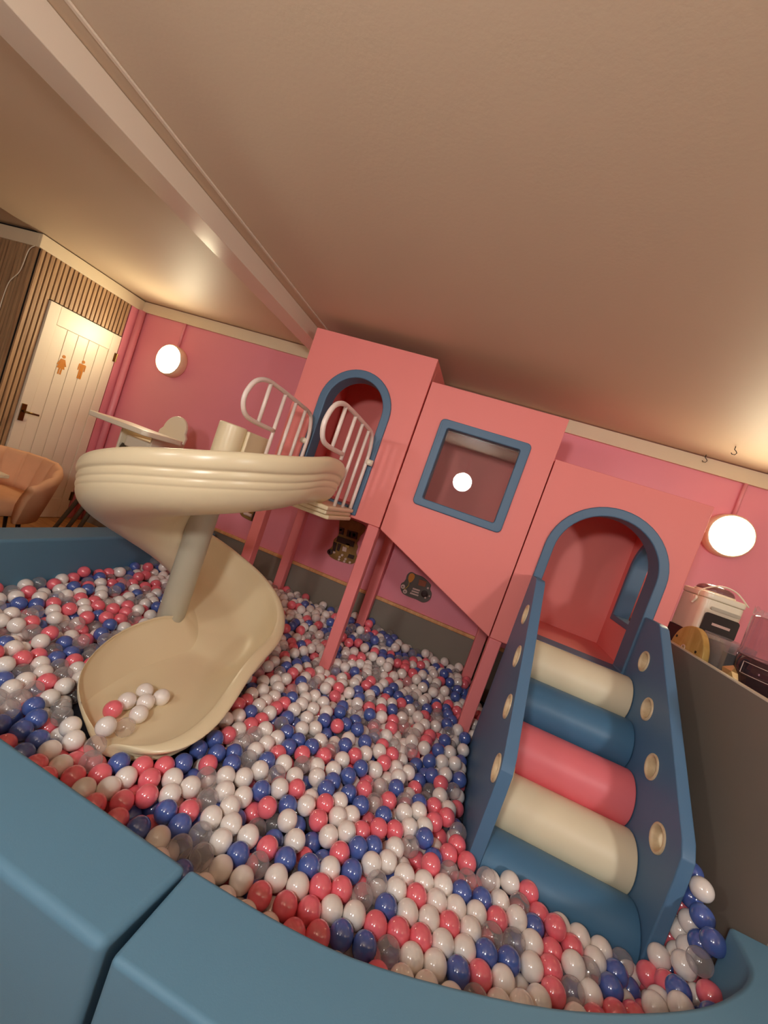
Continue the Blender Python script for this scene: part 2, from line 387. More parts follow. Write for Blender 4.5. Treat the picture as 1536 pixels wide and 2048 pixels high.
# two small hooks in the ceiling
for x, y, lb in ((1.37, 3.19, 'small black hook screwed into the ceiling above the right wall lamp'), (1.36, 3.54, 'small black hook by the back cornice above the tower module')):
    bm = B(); tube(bm, [(x, y, ZC), (x, y, ZC - .022), (x + .012, y, ZC - .03), (x + .02, y, ZC - .042), (x + .012, y, ZC - .055), (x - .004, y, ZC - .056), (x - .012, y, ZC - .048)], .0026, 6)
    tag(obj('ceiling_hook', bm, M['black'], smooth=True), lb, 'hook')
# ================================================================== grey partition, counter
pw = struct('wall_partition', bx(1.286, 1.316, 1.612, 3.56, 0, 1.100), M['pony'])
obj('edge_strip', bx(1.284, 1.318, 1.611, 3.56, 1.1005, 1.107), M['white_plastic'], pw)
ct = thing('counter', 'grey counter behind the partition carrying the toys and the white appliance', 'counter', (1.6, 2.5, 0))
obj('counter_body', bx(1.33, 1.95, 1.64, 3.56, 0, 1.0), M['pony'], ct)
obj('end_panel', bx(1.317, 1.98, 1.615, 1.638, 0, 1.0995), M['pony'], ct)
obj('worktop', bx(1.319, 1.98, 1.64, 3.57, 1.001, 1.03), M['dark_wood'], ct, bevel=.004)

# ================================================================== foam pit walls
struct('floor', prism(B(), [[(-2.36, .862), (-.36, .86), (.12, .90), (.43, 1.0), (.67, 1.112), (.90, 1.25), (1.05, 1.37), (1.13, 1.46), (1.15, 1.54), (1.16, 1.60), (1.28, 1.615), (1.28, 3.58), (-2.36, 3.58)]], 'z', .0005, .003), mat('gap_shade_sheet', srgb(40, 44, 58), .8))  # dark sheet added under the balls to give the gaps their shade
def foam(name, pts, z, label, bev=.02):
    bm = B(); prism(bm, [pts], 'z', 0.0, z)
    o = obj(name, bm, M['foam_blue'], bevel=bev, segs=4, angle=50); tag(o, label, 'foam wall', 'ball pit foam walls'); return o
foam('foam_wall', [(-2.59, .858), (-2.37, .858), (-2.37, 3.565), (-2.59, 3.565)], .44, 'long blue foam wall closing the far left side of the pit', .02)
foam('foam_wall', [(-2.58, .645), (-2.58, .849), (-1.6, .854), (-.99, .852), (-.6, .844), (-.352, .838), (-.376, .634), (-.8, .636), (-1.6, .640)], .43, 'near left blue foam wall, left of the black seam')
inner = smooth_path([(-.348, .838), (-.1, .850), (.112, .884), (.431, .987), (.672, 1.097), (.905, 1.232), (1.06, 1.355), (1.143, 1.450), (1.165, 1.53), (1.170, 1.606)], 4)
foam('foam_wall', [(p.x, p.y) for p in inner] + [(1.50, 1.606), (1.50, 1.20), (1.25, .99), (.95, .82), (.55, .69), (.1, .642), (-.352, .630)], .43, 'near right blue foam wall curving round to the grey partition')

# ================================================================== play tower: three foam modules
Y0, Y1 = 2.77, 3.56
def arch_loop(cx, r, z0, zs, n=24): return [(cx - r, z0), (cx + r, z0)] + arc(cx, zs, r, 0, 180, n)
def rrect(x0, x1, z0, z1, r, n=5): return arc(x1 - r, z0 + r, r, -90, 0, n) + arc(x1 - r, z1 - r, r, 0, 90, n) + arc(x0 + r, z1 - r, r, 90, 180, n) + arc(x0 + r, z0 + r, r, 180, 270, n)
def ring_frame(bm, lo, li, axis, a, b): return prism(bm, [lo, li], axis, a, b)
CO = M['coral']
def leg(t, x0, x1, y0, y1, z): obj('leg', bx(x0, x1, y0, y1, 0, z), M['coral_dark'], t, bevel=.008)
# -- left module with the slide arch
x0, x1, z0, z1 = -1.595, -.652, 1.135, 2.36
t = thing('tower_module', 'tallest coral foam tower module with blue arch leading onto the slide', 'play tower', (-1.12, 3.16, 0), 'play tower modules')
obj('front_panel', prism(B(), [[(x0, z0), (x1, z0), (x1, z1), (x0, z1)], arch_loop(-1.12, .245, 1.19, 1.87)], 'y', Y0, Y0 + .07), CO, t, bevel=.006)
obj('side_panel', bx(x0, x0 + .07, Y0 + .07, Y1, z0, z1), CO, t, bevel=.006)
obj('side_panel', bx(x1 - .07, x1, Y0 + .07, Y1, z0, z1), CO, t, bevel=.006)
obj('back_panel', bx(x0 + .07, x1 - .07, Y1 - .05, Y1, z0, z1), CO, t)
obj('roof_panel', bx(x0 + .07, x1 - .07, Y0 + .07, Y1 - .05, z1 - .06, z1), CO, t)
obj('floor_panel', bx(x0 + .07, x1 - .07, Y0 + .07, Y1 - .05, z0, z0 + .06), CO, t)
obj('arch_frame', ring_frame(B(), arch_loop(-1.12, .278, 1.155, 1.87), arch_loop(-1.12, .219, 1.21, 1.87), 'y', Y0 - .018, Y0 + .12), M['frame_blue'], t, bevel=.008, segs=3)
for a in (x0, x1 - .083):
    leg(t, a, a + .083, Y0 + .002, Y0 + .085, z0 - .001); leg(t, a, a + .083, 3.475, Y1 - .002, z0 - .001)
# -- middle module with the window, sloping underside
x0, x1, z1 = -.642, .280, 2.205
zb = lambda x: 1.130 + (x + .642) / .922 * (.722 - 1.130)
t = thing('tower_module', 'middle coral foam tower module with square blue framed window and sloping underside', 'play tower', (-.18, 3.16, 0), 'play tower modules')
obj('front_panel', prism(B(), [[(x0, zb(x0)), (x1, zb(x1)), (x1, z1), (x0, z1)], rrect(-.455, .085, 1.41, 1.955, .02)], 'y', Y0, Y0 + .07), CO, t, bevel=.006)
obj('side_panel', bx(x0, x0 + .06, Y0 + .07, Y1, 1.13, z1), CO, t)
obj('side_panel', bx(x1 - .06, x1, Y0 + .07, Y1, .76, z1), CO, t, bevel=.006)
obj('back_panel', prism(B(), [[(x0 + .06, zb(x0 + .06)), (x1 - .06, zb(x1 - .06)), (x1 - .06, z1), (x0 + .06, z1)]], 'y', Y1 - .05, Y1), CO, t)
obj('sloping_floor', prism(B(), [[(x0, zb(x0) + .002), (x1, zb(x1) + .002), (x1, zb(x1) + .06), (x0, zb(x0) + .06)]], 'y', Y0 + .071, Y1 - .051), CO, t)
obj('roof_panel', bx(x0 + .06, x1 - .06, Y0 + .07, Y1 - .05, z1 - .06, z1), CO, t)
wf = obj('window_frame', ring_frame(B(), rrect(-.491, .123, 1.377, 1.985, .032), rrect(-.434, .063, 1.43, 1.930, .014), 'y', Y0 - .018, Y0 + .10), M['frame_blue'], t, bevel=.008, segs=3)
obj('pane', bx(-.442, .071, Y0 + .022, Y0 + .026, 1.422, 1.938), M['pane'], wf)
# -- right module with the climber arch and a side opening
x0, x1, z0, z1 = .287, 1.205, .722, 1.942
t = thing('tower_module', 'lowest coral foam tower module with large blue arch above the climbing steps', 'play tower', (.75, 3.16, 0), 'play tower modules')
obj('front_panel', prism(B(), [[(x0, z0), (x1, z0), (x1, z1), (x0, z1)], arch_loop(.757, .325, .83, 1.406)], 'y', Y0, Y0 + .07), CO, t, bevel=.006)
side = lambda r, z0_: [(3.17 - r, z0_), (3.17 + r, z0_)] + arc(3.17, 1.46, r, 0, 180, 20)
obj('side_panel', bx(x0, x0 + .06, Y0 + .07, Y1, z0, z1), CO, t, bevel=.006)
obj('side_panel', prism(B(), [[(Y0 + .07, z0), (Y1, z0), (Y1, z1), (Y0 + .07, z1)], side(.20, 1.08)], 'x', x1 - .09, x1), CO, t)
obj('side_window_frame', ring_frame(B(), side(.225, 1.055), side(.185, 1.095), 'x', x1 - .105, x1 + .006), M['frame_blue'], t, bevel=.006)
obj('back_panel', bx(x0 + .06, x1 - .09, Y1 - .05, Y1, z0, z1), CO, t)
obj('roof_panel', bx(x0 + .06, x1 - .09, Y0 + .07, Y1 - .05, z1 - .06, z1), CO, t)
obj('floor_panel', bx(x0 + .06, x1 - .09, Y0 + .07, Y1 - .05, z0, z0 + .105), CO, t)
obj('arch_frame', ring_frame(B(), arch_loop(.757, .358, .79, 1.406), arch_loop(.757, .300, .832, 1.406), 'y', Y0 - .018, Y0 + .15), M['frame_blue'], t, bevel=.008, segs=3)
leg(t, x0, x0 + .083, Y0 + .002, Y0 + .085, z0 - .001); leg(t, x1 - .083, x1, Y0 + .002, Y0 + .085, z0 - .001)
leg(t, x0 - .03, x0 + .053, 3.475, Y1 - .002, z0 - .001); leg(t, x1 - .083, x1, 3.475, Y1 - .002, z0 - .001)

# ================================================================== climbing steps
t = thing('climbing_steps', 'blue climber with holed side panels and five coloured foam rolls', 'climber', (.757, 2.2, 0))
prof = [(2.750, .004), (2.750, 1.20), (2.57, 1.203), (2.535, 1.19), (2.155, .868), (1.775, .535), (1.745, .49), (1.74, .40), (1.74, .004)]
def side_panel(xa, xb, holes):
    p = obj('side_panel', prism(B(), [prof] + [ring_pts(28, .052, h) for h in holes], 'x', xa, xb), M['panel_blue'], t, bevel=.016, segs=3, angle=25)
    for h in holes:
        bm = B(); n = 28
        prof_r = [(.0515, -.001), (.058, -.006), (.052, -.008), (.043, -.002)]
        rings = []
        for r, d in [(.058, -.0045), (.053, -.008), (.046, -.006), (.0445, .006), (.0445, (xb - xa) - .006), (.046, (xb - xa) + .006), (.053, (xb - xa) + .008), (.058, (xb - xa) + .0045), (.052, .5 * (xb - xa))]:
            rings.append([bm.verts.new((xa + d, h[0] + r * math.cos(2 * math.pi * k / n), h[1] + r * math.sin(2 * math.pi * k / n))) for k in range(n)])
        for i in range(len(rings)):
            a, b_ = rings[i], rings[(i + 1) % len(rings)]
            for k in range(n): bm.faces.new((a[k], a[(k + 1) % n], b_[(k + 1) % n], b_[k]))
        obj('hole_rim', bm, M['rim'], p, smooth=True)
HO = [(2.50, .995), (2.285, .81), (2.065, .63), (1.845, .452)]
side_panel(.395, .447, [(a - .03, b_) for a, b_ in HO])
side_panel(1.068, 1.118, [(a + .06, b_ - .015) for a, b_ in HO])
cols = ['roll_cream', 'roll_blue', 'roll_pink', 'roll_cream', 'roll_blue']
cen = [(2.634, .722), (2.442, .548), (2.25, .374), (2.058, .200), (1.868, .040)]
for i, ((cy_, cz_), c) in enumerate(zip(cen, cols)):
    n = 40; pts = []
    for k in range(n):
        a = 2 * math.pi * k / n; yy, zz = cy_ + .129 * math.cos(a), cz_ + .129 * math.sin(a)
        pts.append((yy, max(zz, .004)))
    q = []
    for p in pts:
        if not q or abs(p[1] - .004) > 1e-6 or abs(q[-1][1] - .004) > 1e-6: q.append(p)
        elif True:
            q.append((p[0], .004))
    o = obj('roll', prism(B(), [q], 'x', .449, 1.066), M[c], t, smooth=False, bevel=.007, segs=2, angle=60)
    o['label'] = ['top cream foam roll', 'second blue foam roll', 'pink foam roll', 'lower cream foam roll', 'bottom blue foam roll half buried in balls'][i]

# ================================================================== spiral slide
t = thing('spiral_slide', 'cream plastic spiral slide winding round a shade-greyed post from the tower arch into the balls', 'slide', (SCX, SCY, 0))
st = slide_stations(); bm = B(); rings = [[bm.verts.new(p) for p in slide_section(s)] for s in st]
nr = len(rings[0])
for a, b_ in zip(rings, rings[1:]):
    for k in range(nr): bm.faces.new((a[k], a[(k + 1) % nr], b_[(k + 1) % nr], b_[k]))
bm.faces.new(rings[0]); bm.faces.new(rings[-1][::-1])
o = obj('trough', bm, M['slide'], t, smooth=True)
s2 = o.modifiers.new('subsurf', 'SUBSURF'); s2.levels = 1; s2.render_levels = 1
bm = B(); lathe(bm, [(.076, .004), (.076, 1.10)], (SCX, SCY, 0), 'z', 32); obj('post', bm, M['post'], t, smooth=True, bevel=.004)
bm = B(); lathe(bm, [(.080, 1.101), (.080, 1.452), (.074, 1.46)], (SCX, SCY, 0), 'z', 32); obj('post_cap', bm, M['slide'], t, bevel=.004)
obj('guard_plate', bx(-1.425, -1.40, 2.10, 2.36, 1.16, 1.452), M['slide'], t, bevel=.008)
# landing platform with three stacked flanges
for i, (zz, e) in enumerate(((1.112, .0), (1.140, .012), (1.168, .0))):
    obj('platform_flange', prism(B(), [[(-1.395 + e * .5, 2.25 + .03 * (2 - i)), (-.858 - e, 2.25 + .03 * (2 - i)), (-.858 - e, 2.745), (-1.395 + e * .5, 2.745)]], 'z', zz, zz + .0275), M['slide'], t, bevel=.010, segs=3)
def railing(x, side_):
    path = [(2.715, 1.197), (2.715, 1.52), (2.708, 1.60), (2.665, 1.69), (2.60, 1.728), (2.40, 1.742), (2.15, 1.752), (2.02, 1.748), (1.93, 1.71), (1.885, 1.64), (1.885, 1.58), (1.93, 1.53), (2.02, 1.512), (2.25, 1.510)]
    bm = B(); tube(bm, [(x, *p) for p in smooth_path([(a, b_, 0) for a, b_ in path], 4)] if False else [(x, p.x, p.y) for p in smooth_path([(a, b_, 0) for a, b_ in path], 4)], .0135, 10)
    r = obj('railing', bm, M['white_metal'], t, smooth=True)
    for yy, za, zt in ((2.07, 1.512, 1.750), (2.25, 1.475 if side_ > 0 else 1.2, 1.748), (2.40, 1.197, 1.742), (2.55, 1.197, 1.732)):
        bm = B(); tube(bm, [(x, yy, za), (x, yy, zt)], .0115, 8); obj('bar', bm, M['white_metal'], r, smooth=True)
    for zz in (1.54,):
        bm = B(); xe = x + .045 * side_
        tube(bm, [(x, 2.715, zz), (xe, 2.722, zz)], .021, 12); obj('clamp', bm, M['white_plastic'], r, smooth=True)
railing(-.880, 1); railing(-1.352, -1)

# ================================================================== busy boards on the back wall
YW = YB - .001
def board(label, outline, base_m, bits):
    t = thing('busy_board', label, 'busy board', (sum(p[0] for p in outline) / len(outline), YW, sum(p[1] for p in outline) / len(outline)), 'wall toys under the tower')
    n = len(outline)
    sm = [(p.x, p.y) for p in smooth_path([(a, b_, 0) for a, b_ in outline + outline[:1]], 4)][:-1]
    obj('backing', prism(B(), [sm], 'y', YW - .014, YW), base_m, t, bevel=.003)
    for nm, kind, data, m in bits:
        d0 = YW - .0145
        if kind == 'poly': bm = prism(B(), [data], 'y', d0 - .010, d0)
        elif kind == 'disc': bm = lathe(B(), [(data[2] * .6, -.001), (data[2], -.001), (data[2], -.012), (data[2] * .5, -.016)], (data[0], d0, data[1]), 'y', 16)
        else: bm = tube(B(), [(a, d0 - .008, b_) for a, b_ in data[0]], data[1], 8)
        obj(nm, bm, m, t)
M['b_gold'] = wood('board_gold', srgb(122, 88, 40), srgb(152, 116, 58), (4, 4, 4))
M['b_dark'] = mat('board_dark', srgb(52, 26, 22), .6)
M['b_white'] = mat('board_white', srgb(216, 192, 180), .5)
M['b_grey'] = mat('board_grey', srgb(96, 88, 80), .6)
M['b_orange'] = mat('board_orange', srgb(206, 130, 30), .5)
M['b_brown'] = mat('board_brown', srgb(150, 82, 52), .6)
M['b_yellow'] = mat('board_yellow', srgb(196, 164, 84), .5)
O1 = [(-1.205, 0.947), (-1.218, 1.005), (-1.177, 1.036), (-1.094, 1.045), (-1.006, 1.04), (-0.967, 1.026), (-0.962, 0.979), (-0.983, 0.93), (-0.985, 0.889), (-0.992, 0.861), (-0.971, 0.828), (-0.97, 0.779), (-0.947, 0.739), (-0.941, 0.7), (-0.975, 0.662), (-1.035, 0.651), (-1.12, 0.643), (-1.193, 0.653), (-1.222, 0.683), (-1.218, 0.718), (-1.204, 0.753), (-1.209, 0.813), (-1.184, 0.864)]
bits = [('dark_block', 'poly', p, M['b_dark']) for p in ([(-1.182, .86), (-1.015, .865), (-1.009, .814), (-1.18, .807)], [(-1.201, .793), (-1.171, .794), (-1.159, .715), (-1.186, .716)], [(-1.154, .796), (-1.126, .798), (-1.125, .73), (-1.148, .732)], [(-1.025, .742), (-.971, .746), (-.971, .711), (-1.03, .707)], [(-1.195, .943), (-1.149, .947), (-1.139, .885), (-1.181, .882)], [(-1.113, .944), (-1.012, .952), (-1.002, .89), (-1.104, .885)])]
bits += [('white_tile', 'poly', [(-1.103, .787), (-1.064, .789), (-1.059, .75), (-1.096, .746)], M['b_white']), ('key', 'poly', [(-1.085, .822), (-1.045, .829), (-1.048, .791), (-1.08, .795)], M['b_yellow']),
         ('wheel', 'disc', (-1.204, .694, .026), M['b_dark']), ('hub', 'disc', (-1.204, .694, .013), M['b_white'])]
bits += [('bead', 'disc', (a, b_, .011), M['b_white']) for a, b_ in ((-1.083, .709), (-1.10, .684), (-1.099, .66), (-1.04, .687), (-1.044, .662), (-.991, .672), (-1.164, .705))]
bits += [('ornament', 'poly', p, M['b_white']) for p in ([(-1.09, .935), (-1.075, .937), (-1.068, .90), (-1.082, .899)], [(-1.055, .93), (-1.03, .94), (-1.025, .91), (-1.05, .905)], [(-1.185, .93), (-1.165, .932), (-1.163, .915), (-1.183, .912)])]
board('gold brown busy board with wheel and beads hanging under the left tower module', O1, M['b_gold'], bits)
O2 = [(-0.459, 0.721), (-0.46, 0.765), (-0.434, 0.797), (-0.388, 0.793), (-0.33, 0.794), (-0.272, 0.774), (-0.235, 0.752), (-0.23, 0.718), (-0.204, 0.685), (-0.2, 0.643), (-0.219, 0.606), (-0.255, 0.584), (-0.307, 0.588), (-0.365, 0.586), (-0.41, 0.586), (-0.446, 0.594), (-0.476, 0.626), (-0.484, 0.667), (-0.467, 0.692)]
bits = [('balloon', 'poly', [(-.416 + .026 * math.cos(a) * (1 - .25 * math.sin(-a)), .750 + .042 * math.sin(a)) for a in [2 * math.pi * i / 16 for i in range(16)]], M['b_orange']),
        ('stem', 'tube', ([(-.42, .71), (-.415, .68), (-.425, .655), (-.44, .635)], .004), M['b_yellow']),
        ('white_ring', 'disc', (-.459, .651, .019), M['b_white']), ('white_ring', 'disc', (-.427, .618, .019), M['b_white']),
        ('brown_square', 'poly', [(-.346, .766), (-.278, .771), (-.275, .722), (-.338, .714)], M['b_brown']),
        ('knob', 'disc', (-.261, .662, .03), M['b_dark']), ('peg', 'disc', (-.213, .661, .008), M['b_white']), ('peg', 'disc', (-.249, .721, .009), M['b_white']), ('peg', 'disc', (-.242, .635, .009), M['b_white'])]
bits += [('bar', 'poly', p, M['b_white']) for p in ([(-.372, .675), (-.307, .679), (-.309, .666), (-.372, .662)], [(-.374, .652), (-.309, .657), (-.310, .645), (-.375, .640)], [(-.380, .630), (-.305, .634), (-.306, .622), (-.382, .617)])]
bits += [('eye', 'disc', (-.459, .651, .011), M['black']), ('eye', 'disc', (-.427, .618, .011), M['black'])]
board('grey cloud shaped busy board with orange balloon below the sloping module', O2, M['b_grey'], bits)
O3 = [(-2.225, .72), (-2.25, .80), (-2.23, .87), (-2.16, .90), (-2.07, .90), (-1.99, .86), (-1.97, .79), (-1.99, .71), (-2.05, .685), (-2.13, .685), (-2.19, .695)]
board('brown busy board mostly hidden behind the upper slide trough', O3, M['b_gold'], [('cylinder', 'tube', ([(-2.165, .735), (-2.08, .735)], .017), M['b_white']), ('dark_block', 'poly', [(-2.07, .69), (-2.01, .69), (-2.01, .86), (-2.07, .86)], M['b_dark'])])

# ================================================================== things on the counter
WT = 1.0305
def at_c(x, y, z): return (x, y, z)
# dark box carrying the appliance
tag(obj('storage_box', bx(1.362, 1.60, 2.84, 3.16, WT, 1.205), mat('maroon_box', srgb(74, 30, 34), .6), bevel=.004), 'dark maroon box on the counter under the white appliance', 'box')
t = thing('countertop_appliance', 'white countertop appliance with rounded lid and dark window on the maroon box', 'appliance', (1.475, 3.0, 1.206))
obj('body', prism(B(), [rrect(1.364, 1.585, 2.85, 3.15, .035)], 'z', 1.206, 1.43), M['white_plastic'], t, bevel=.006)
obj('lid', prism(B(), [rrect(1.360, 1.590, 2.845, 3.155, .04)], 'z', 1.431, 1.468), M['white_plastic'], t, bevel=.010, segs=3)
bm = B(); lathe(bm, [(.108, 1.4682), (.106, 1.478), (.02, 1.478)], (1.475, 3.0, 0), 'z', 32); obj('lid_ring', bm, M['white_plastic'], t, smooth=True)
bm = B(); lathe(bm, [(.100, 1.4782), (.098, 1.490), (.088, 1.504), (.068, 1.515), (.04, 1.521), (.01, 1.523)], (1.475, 3.0, 0), 'z', 32); obj('lid_window', bm, mat('lid_dark', srgb(120, 84, 90), .15), t, smooth=True)
w_ = obj('dark_window', prism(B(), [rrect(1.390, 1.575, 1.232, 1.352, .018)], 'y', 2.836, 2.8495), mat('smoky_window', srgb(56, 56, 56), .12), t, bevel=.003)
obj('label_strip', bx(1.438, 1.534, 2.834, 2.8359, 1.286, 1.301), M['b_white'], w_)
obj('grip', prism(B(), [rrect(1.408, 1.565, 1.372, 1.392, .010)], 'y', 2.840, 2.8495), mat('grip_grey', srgb(186, 178, 160), .3), t)
bm = B(); tube(bm, smooth_path([(1.357, 2.92, 1.43), (1.356, 2.90, 1.47), (1.43, 2.88, 1.520), (1.51, 2.86, 1.515), (1.588, 2.85, 1.455)], 6), .004, 6); obj('wire_handle', bm, M['white_plastic'], t, smooth=True)
hp = []
for i in range(24):
    a = 2 * math.pi * i / 24
    hp.append((2.93 + .0018 * 16 * math.sin(a) ** 3, 1.405 + .0018 * (13 * math.cos(a) - 5 * math.cos(2 * a) - 2 * math.cos(3 * a) - math.cos(4 * a))))
obj('heart_charm', prism(B(), [hp], 'x', 1.340, 1.352), M['white_plastic'], t, bevel=.003)
# wooden toy
t = thing('wooden_toy', 'rounded pale wooden animal toy with dark eye dots on the counter edge', 'toy', (1.34, 2.75, WT))
tp = [(2.57, WT + .001), (2.94, WT + .001), (2.94, 1.115), (2.91, 1.18), (2.86, 1.22), (2.78, 1.246), (2.71, 1.246), (2.645, 1.216), (2.59, 1.156), (2.57, 1.10)]
M['toy_wood'] = wood('toy_wood', srgb(196, 160, 82), srgb(222, 192, 116), (6, 6, 2))
tp2 = [(p.x, p.y) for p in smooth_path([(a, b_, 0) for a, b_ in tp[1:]] , 4)] + [tp[0]]
obj('body', prism(B(), [tp2], 'x', 1.322, 1.356), M['toy_wood'], t, bevel=.006, segs=3)
for yy, zz in ((2.895, 1.15), (2.648, 1.12)):
    obj('eye', lathe(B(), [(.005, 0), (.008, -.0005), (.008, -.003), (.004, -.0035)], (1.3218, yy, zz), 'x', 14), M['black'], t)
bm = B(); rr = []
tube(bm, [(1.319, 2.78 + .018 * math.cos(a), 1.105 + .018 * math.sin(a)) for a in [2 * math.pi * i / 18 for i in range(18)]], .004, 6, closed=True); obj('ring_nose', bm, M['b_white'], t, smooth=True)
# acrylic organiser
t = thing('acrylic_organiser', 'clear acrylic organiser box with upright dividers behind the wooden toy', 'organiser', (1.44, 2.56, WT))
ax0, ax1, ay0, ay1 = 1.380, 1.50, 2.50, 2.76
obj('tray', bx(ax0, ax1, ay0, ay1, WT, WT + .004), M['acrylic'], t)
for a in ((ax0, ax0 + .004, ay0, ay1), (ax1 - .004, ax1, ay0, ay1), (ax0 + .004, ax1 - .004, ay0, ay0 + .004), (ax0 + .004, ax1 - .004, ay1 - .004, ay1)):
    obj('wall_panel', bx(*a, WT + .004, 1.250), M['acrylic'], t)
for yy in (2.55, 2.60, 2.65): obj('divider', bx(ax0 + .004, ax1 - .004, yy, yy + .003, WT + .004, 1.24), M['acrylic'], t)
obj('dark_insert', bx(ax0 + .006, ax1 - .006, ay0 + .006, ay0 + .05, WT + .005, 1.19), mat('dark_insert', srgb(60, 54, 54), .4), t)
# faceted gold ornament
bm = bmesh.new(); bmesh.ops.create_icosphere(bm, subdivisions=1, radius=.066)
for v in bm.verts: v.co = Vector((1.385 + v.co.x * .8, 2.40 + v.co.y * 1.1, WT + .064 + max(v.co.z, -.062)))
tag(obj('faceted_ornament', bm, mat('gold_facets', srgb(206, 168, 108), .3, metal=.3)), 'small faceted gold ornament on the counter beside the dark tub', 'ornament')
# smoky tub with clear packaging
t = thing('storage_tub', 'smoky dark plastic tub with crinkled clear wrapper at the right edge', 'tub', (1.47, 2.2, WT))
bm = B(); lathe(bm, [(.11, WT + .001), (.135, WT + .01), (.155, WT + .12), (.158, WT + .19)], (1.52, 2.36, 0), 'z', 36); obj('base_tub', bm, M['tub'], t, smooth=True)
bm = B(); lathe(bm, [(.159, WT + .191), (.163, WT + .205), (.157, WT + .22), (.158, WT + .38), (.150, WT + .392), (.12, WT + .392)], (1.52, 2.36, 0), 'z', 36); obj('clear_upper', bm, clear('wrapper_pink', (.86, .70, .74), .10, (.7, .5, .55, 1)), t, smooth=True)
bm = B(); n = 40; rng = random.Random(4)
r0 = []; r1 = []
for k in range(n):
    a = 2 * math.pi * k / n; j = rng.uniform(-.012, .012)
    r0.append(bm.verts.new((1.52 + .158 * math.cos(a), 2.36 + .158 * math.sin(a), WT + .393)))
    r1.append(bm.verts.new((1.52 + (.150 + j) * math.cos(a), 2.36 + (.150 + j) * math.sin(a), WT + .425 + rng.uniform(-.016, .016))))
for k in range(n): bm.faces.new((r0[k], r0[(k + 1) % n], r1[(k + 1) % n], r1[k]))
obj('wrapper_edge', bm, M['acrylic'], t)
lp = []
bm = B(); tube(bm, [(1.52 + .1605 * math.cos(a), 2.36 + .1605 * math.sin(a), zz) for a, zz in [(math.radians(d), WT + .165) for d in range(190, 285, 5)] + [(math.radians(d), WT + .11) for d in range(280, 185, -5)]], .0016, 5, closed=True)
obj('label_outline', bm, M['b_white'], t)

# ================================================================== tub chair, table, high chairs
cx, cyy, bd = -3.40, 2.27, math.radians(122)
t = thing('tub_chair', 'blush velvet tub chair with channel stitched back in front of the white door', 'chair', (cx, cyy, 0))
bm = B(); NA = 140; rings = []
for i in range(NA + 1):
    ph = math.radians(-122 + 244 * i / NA); a = bd + ph
    fl = abs(math.degrees(ph)) / 122
    ztop = .722 - .15 * max(0, fl - .35) ** 1.5 / .65 ** 1.5
    ch = abs(math.sin(8.0 * ph)) ** .4
    ri_t = .30 + .024 * (1 - ch); ri_b = .245 + .016 * (1 - ch); ro_t = .375; ro_b = .30
    sec = [(ri_b, .40), (ri_b * .6 + ri_t * .4, .40 + (ztop - .40) * .4), (ri_t - .005, ztop - .05), (ri_t + .012, ztop - .012), (ri_t + .037, ztop), (ro_t - .012, ztop - .012), (ro_t, ztop - .05), (ro_t * .55 + ro_b * .45, .46), (ro_b, .27), (ro_b - .04, .265), (ri_b, .30)]
    rings.append([bm.verts.new((cx + r * math.cos(a), cyy + r * math.sin(a), z)) for r, z in sec])
for a, b_ in zip(rings, rings[1:]):
    for k in range(len(a)): bm.faces.new((a[k], a[(k + 1) % len(a)], b_[(k + 1) % len(a)], b_[k]))
bm.faces.new(rings[0]); bm.faces.new(rings[-1][::-1])
obj('backrest', bm, M['velvet'], t, smooth=True)
bm = B(); lathe(bm, [(.20, .30), (.238, .31), (.243, .36), (.243, .41), (.225, .44), (.15, .452), (.02, .455)], (cx, cyy, 0), 'z', 40); obj('seat_cushion', bm, M['velvet'], t, smooth=True)
for d in (25, 115, 205, 295):
    a = math.radians(d); bm = B(); tube(bm, [(cx + .21 * math.cos(a), cyy + .21 * math.sin(a), .30), (cx + .27 * math.cos(a), cyy + .27 * math.sin(a), 0)], [.017, .010], 10); obj('leg', bm, M['black'], t, smooth=True)
t = thing('cafe_table', 'small wooden cafe table whose corner peeks in at the left edge', 'table', (-3.05, 1.57, 0))
obj('tabletop', bx(-3.40, -2.70, 1.27, 1.87, .705, .727), M['rim'], t, bevel=.004)
bm = B(); lathe(bm, [(.21, 0), (.21, .012), (.05, .02), (.03, .03), (.03, .69), (.10, .704)], (-3.05, 1.57, 0), 'z', 28); obj('pedestal', bm, M['black'], t, smooth=True)
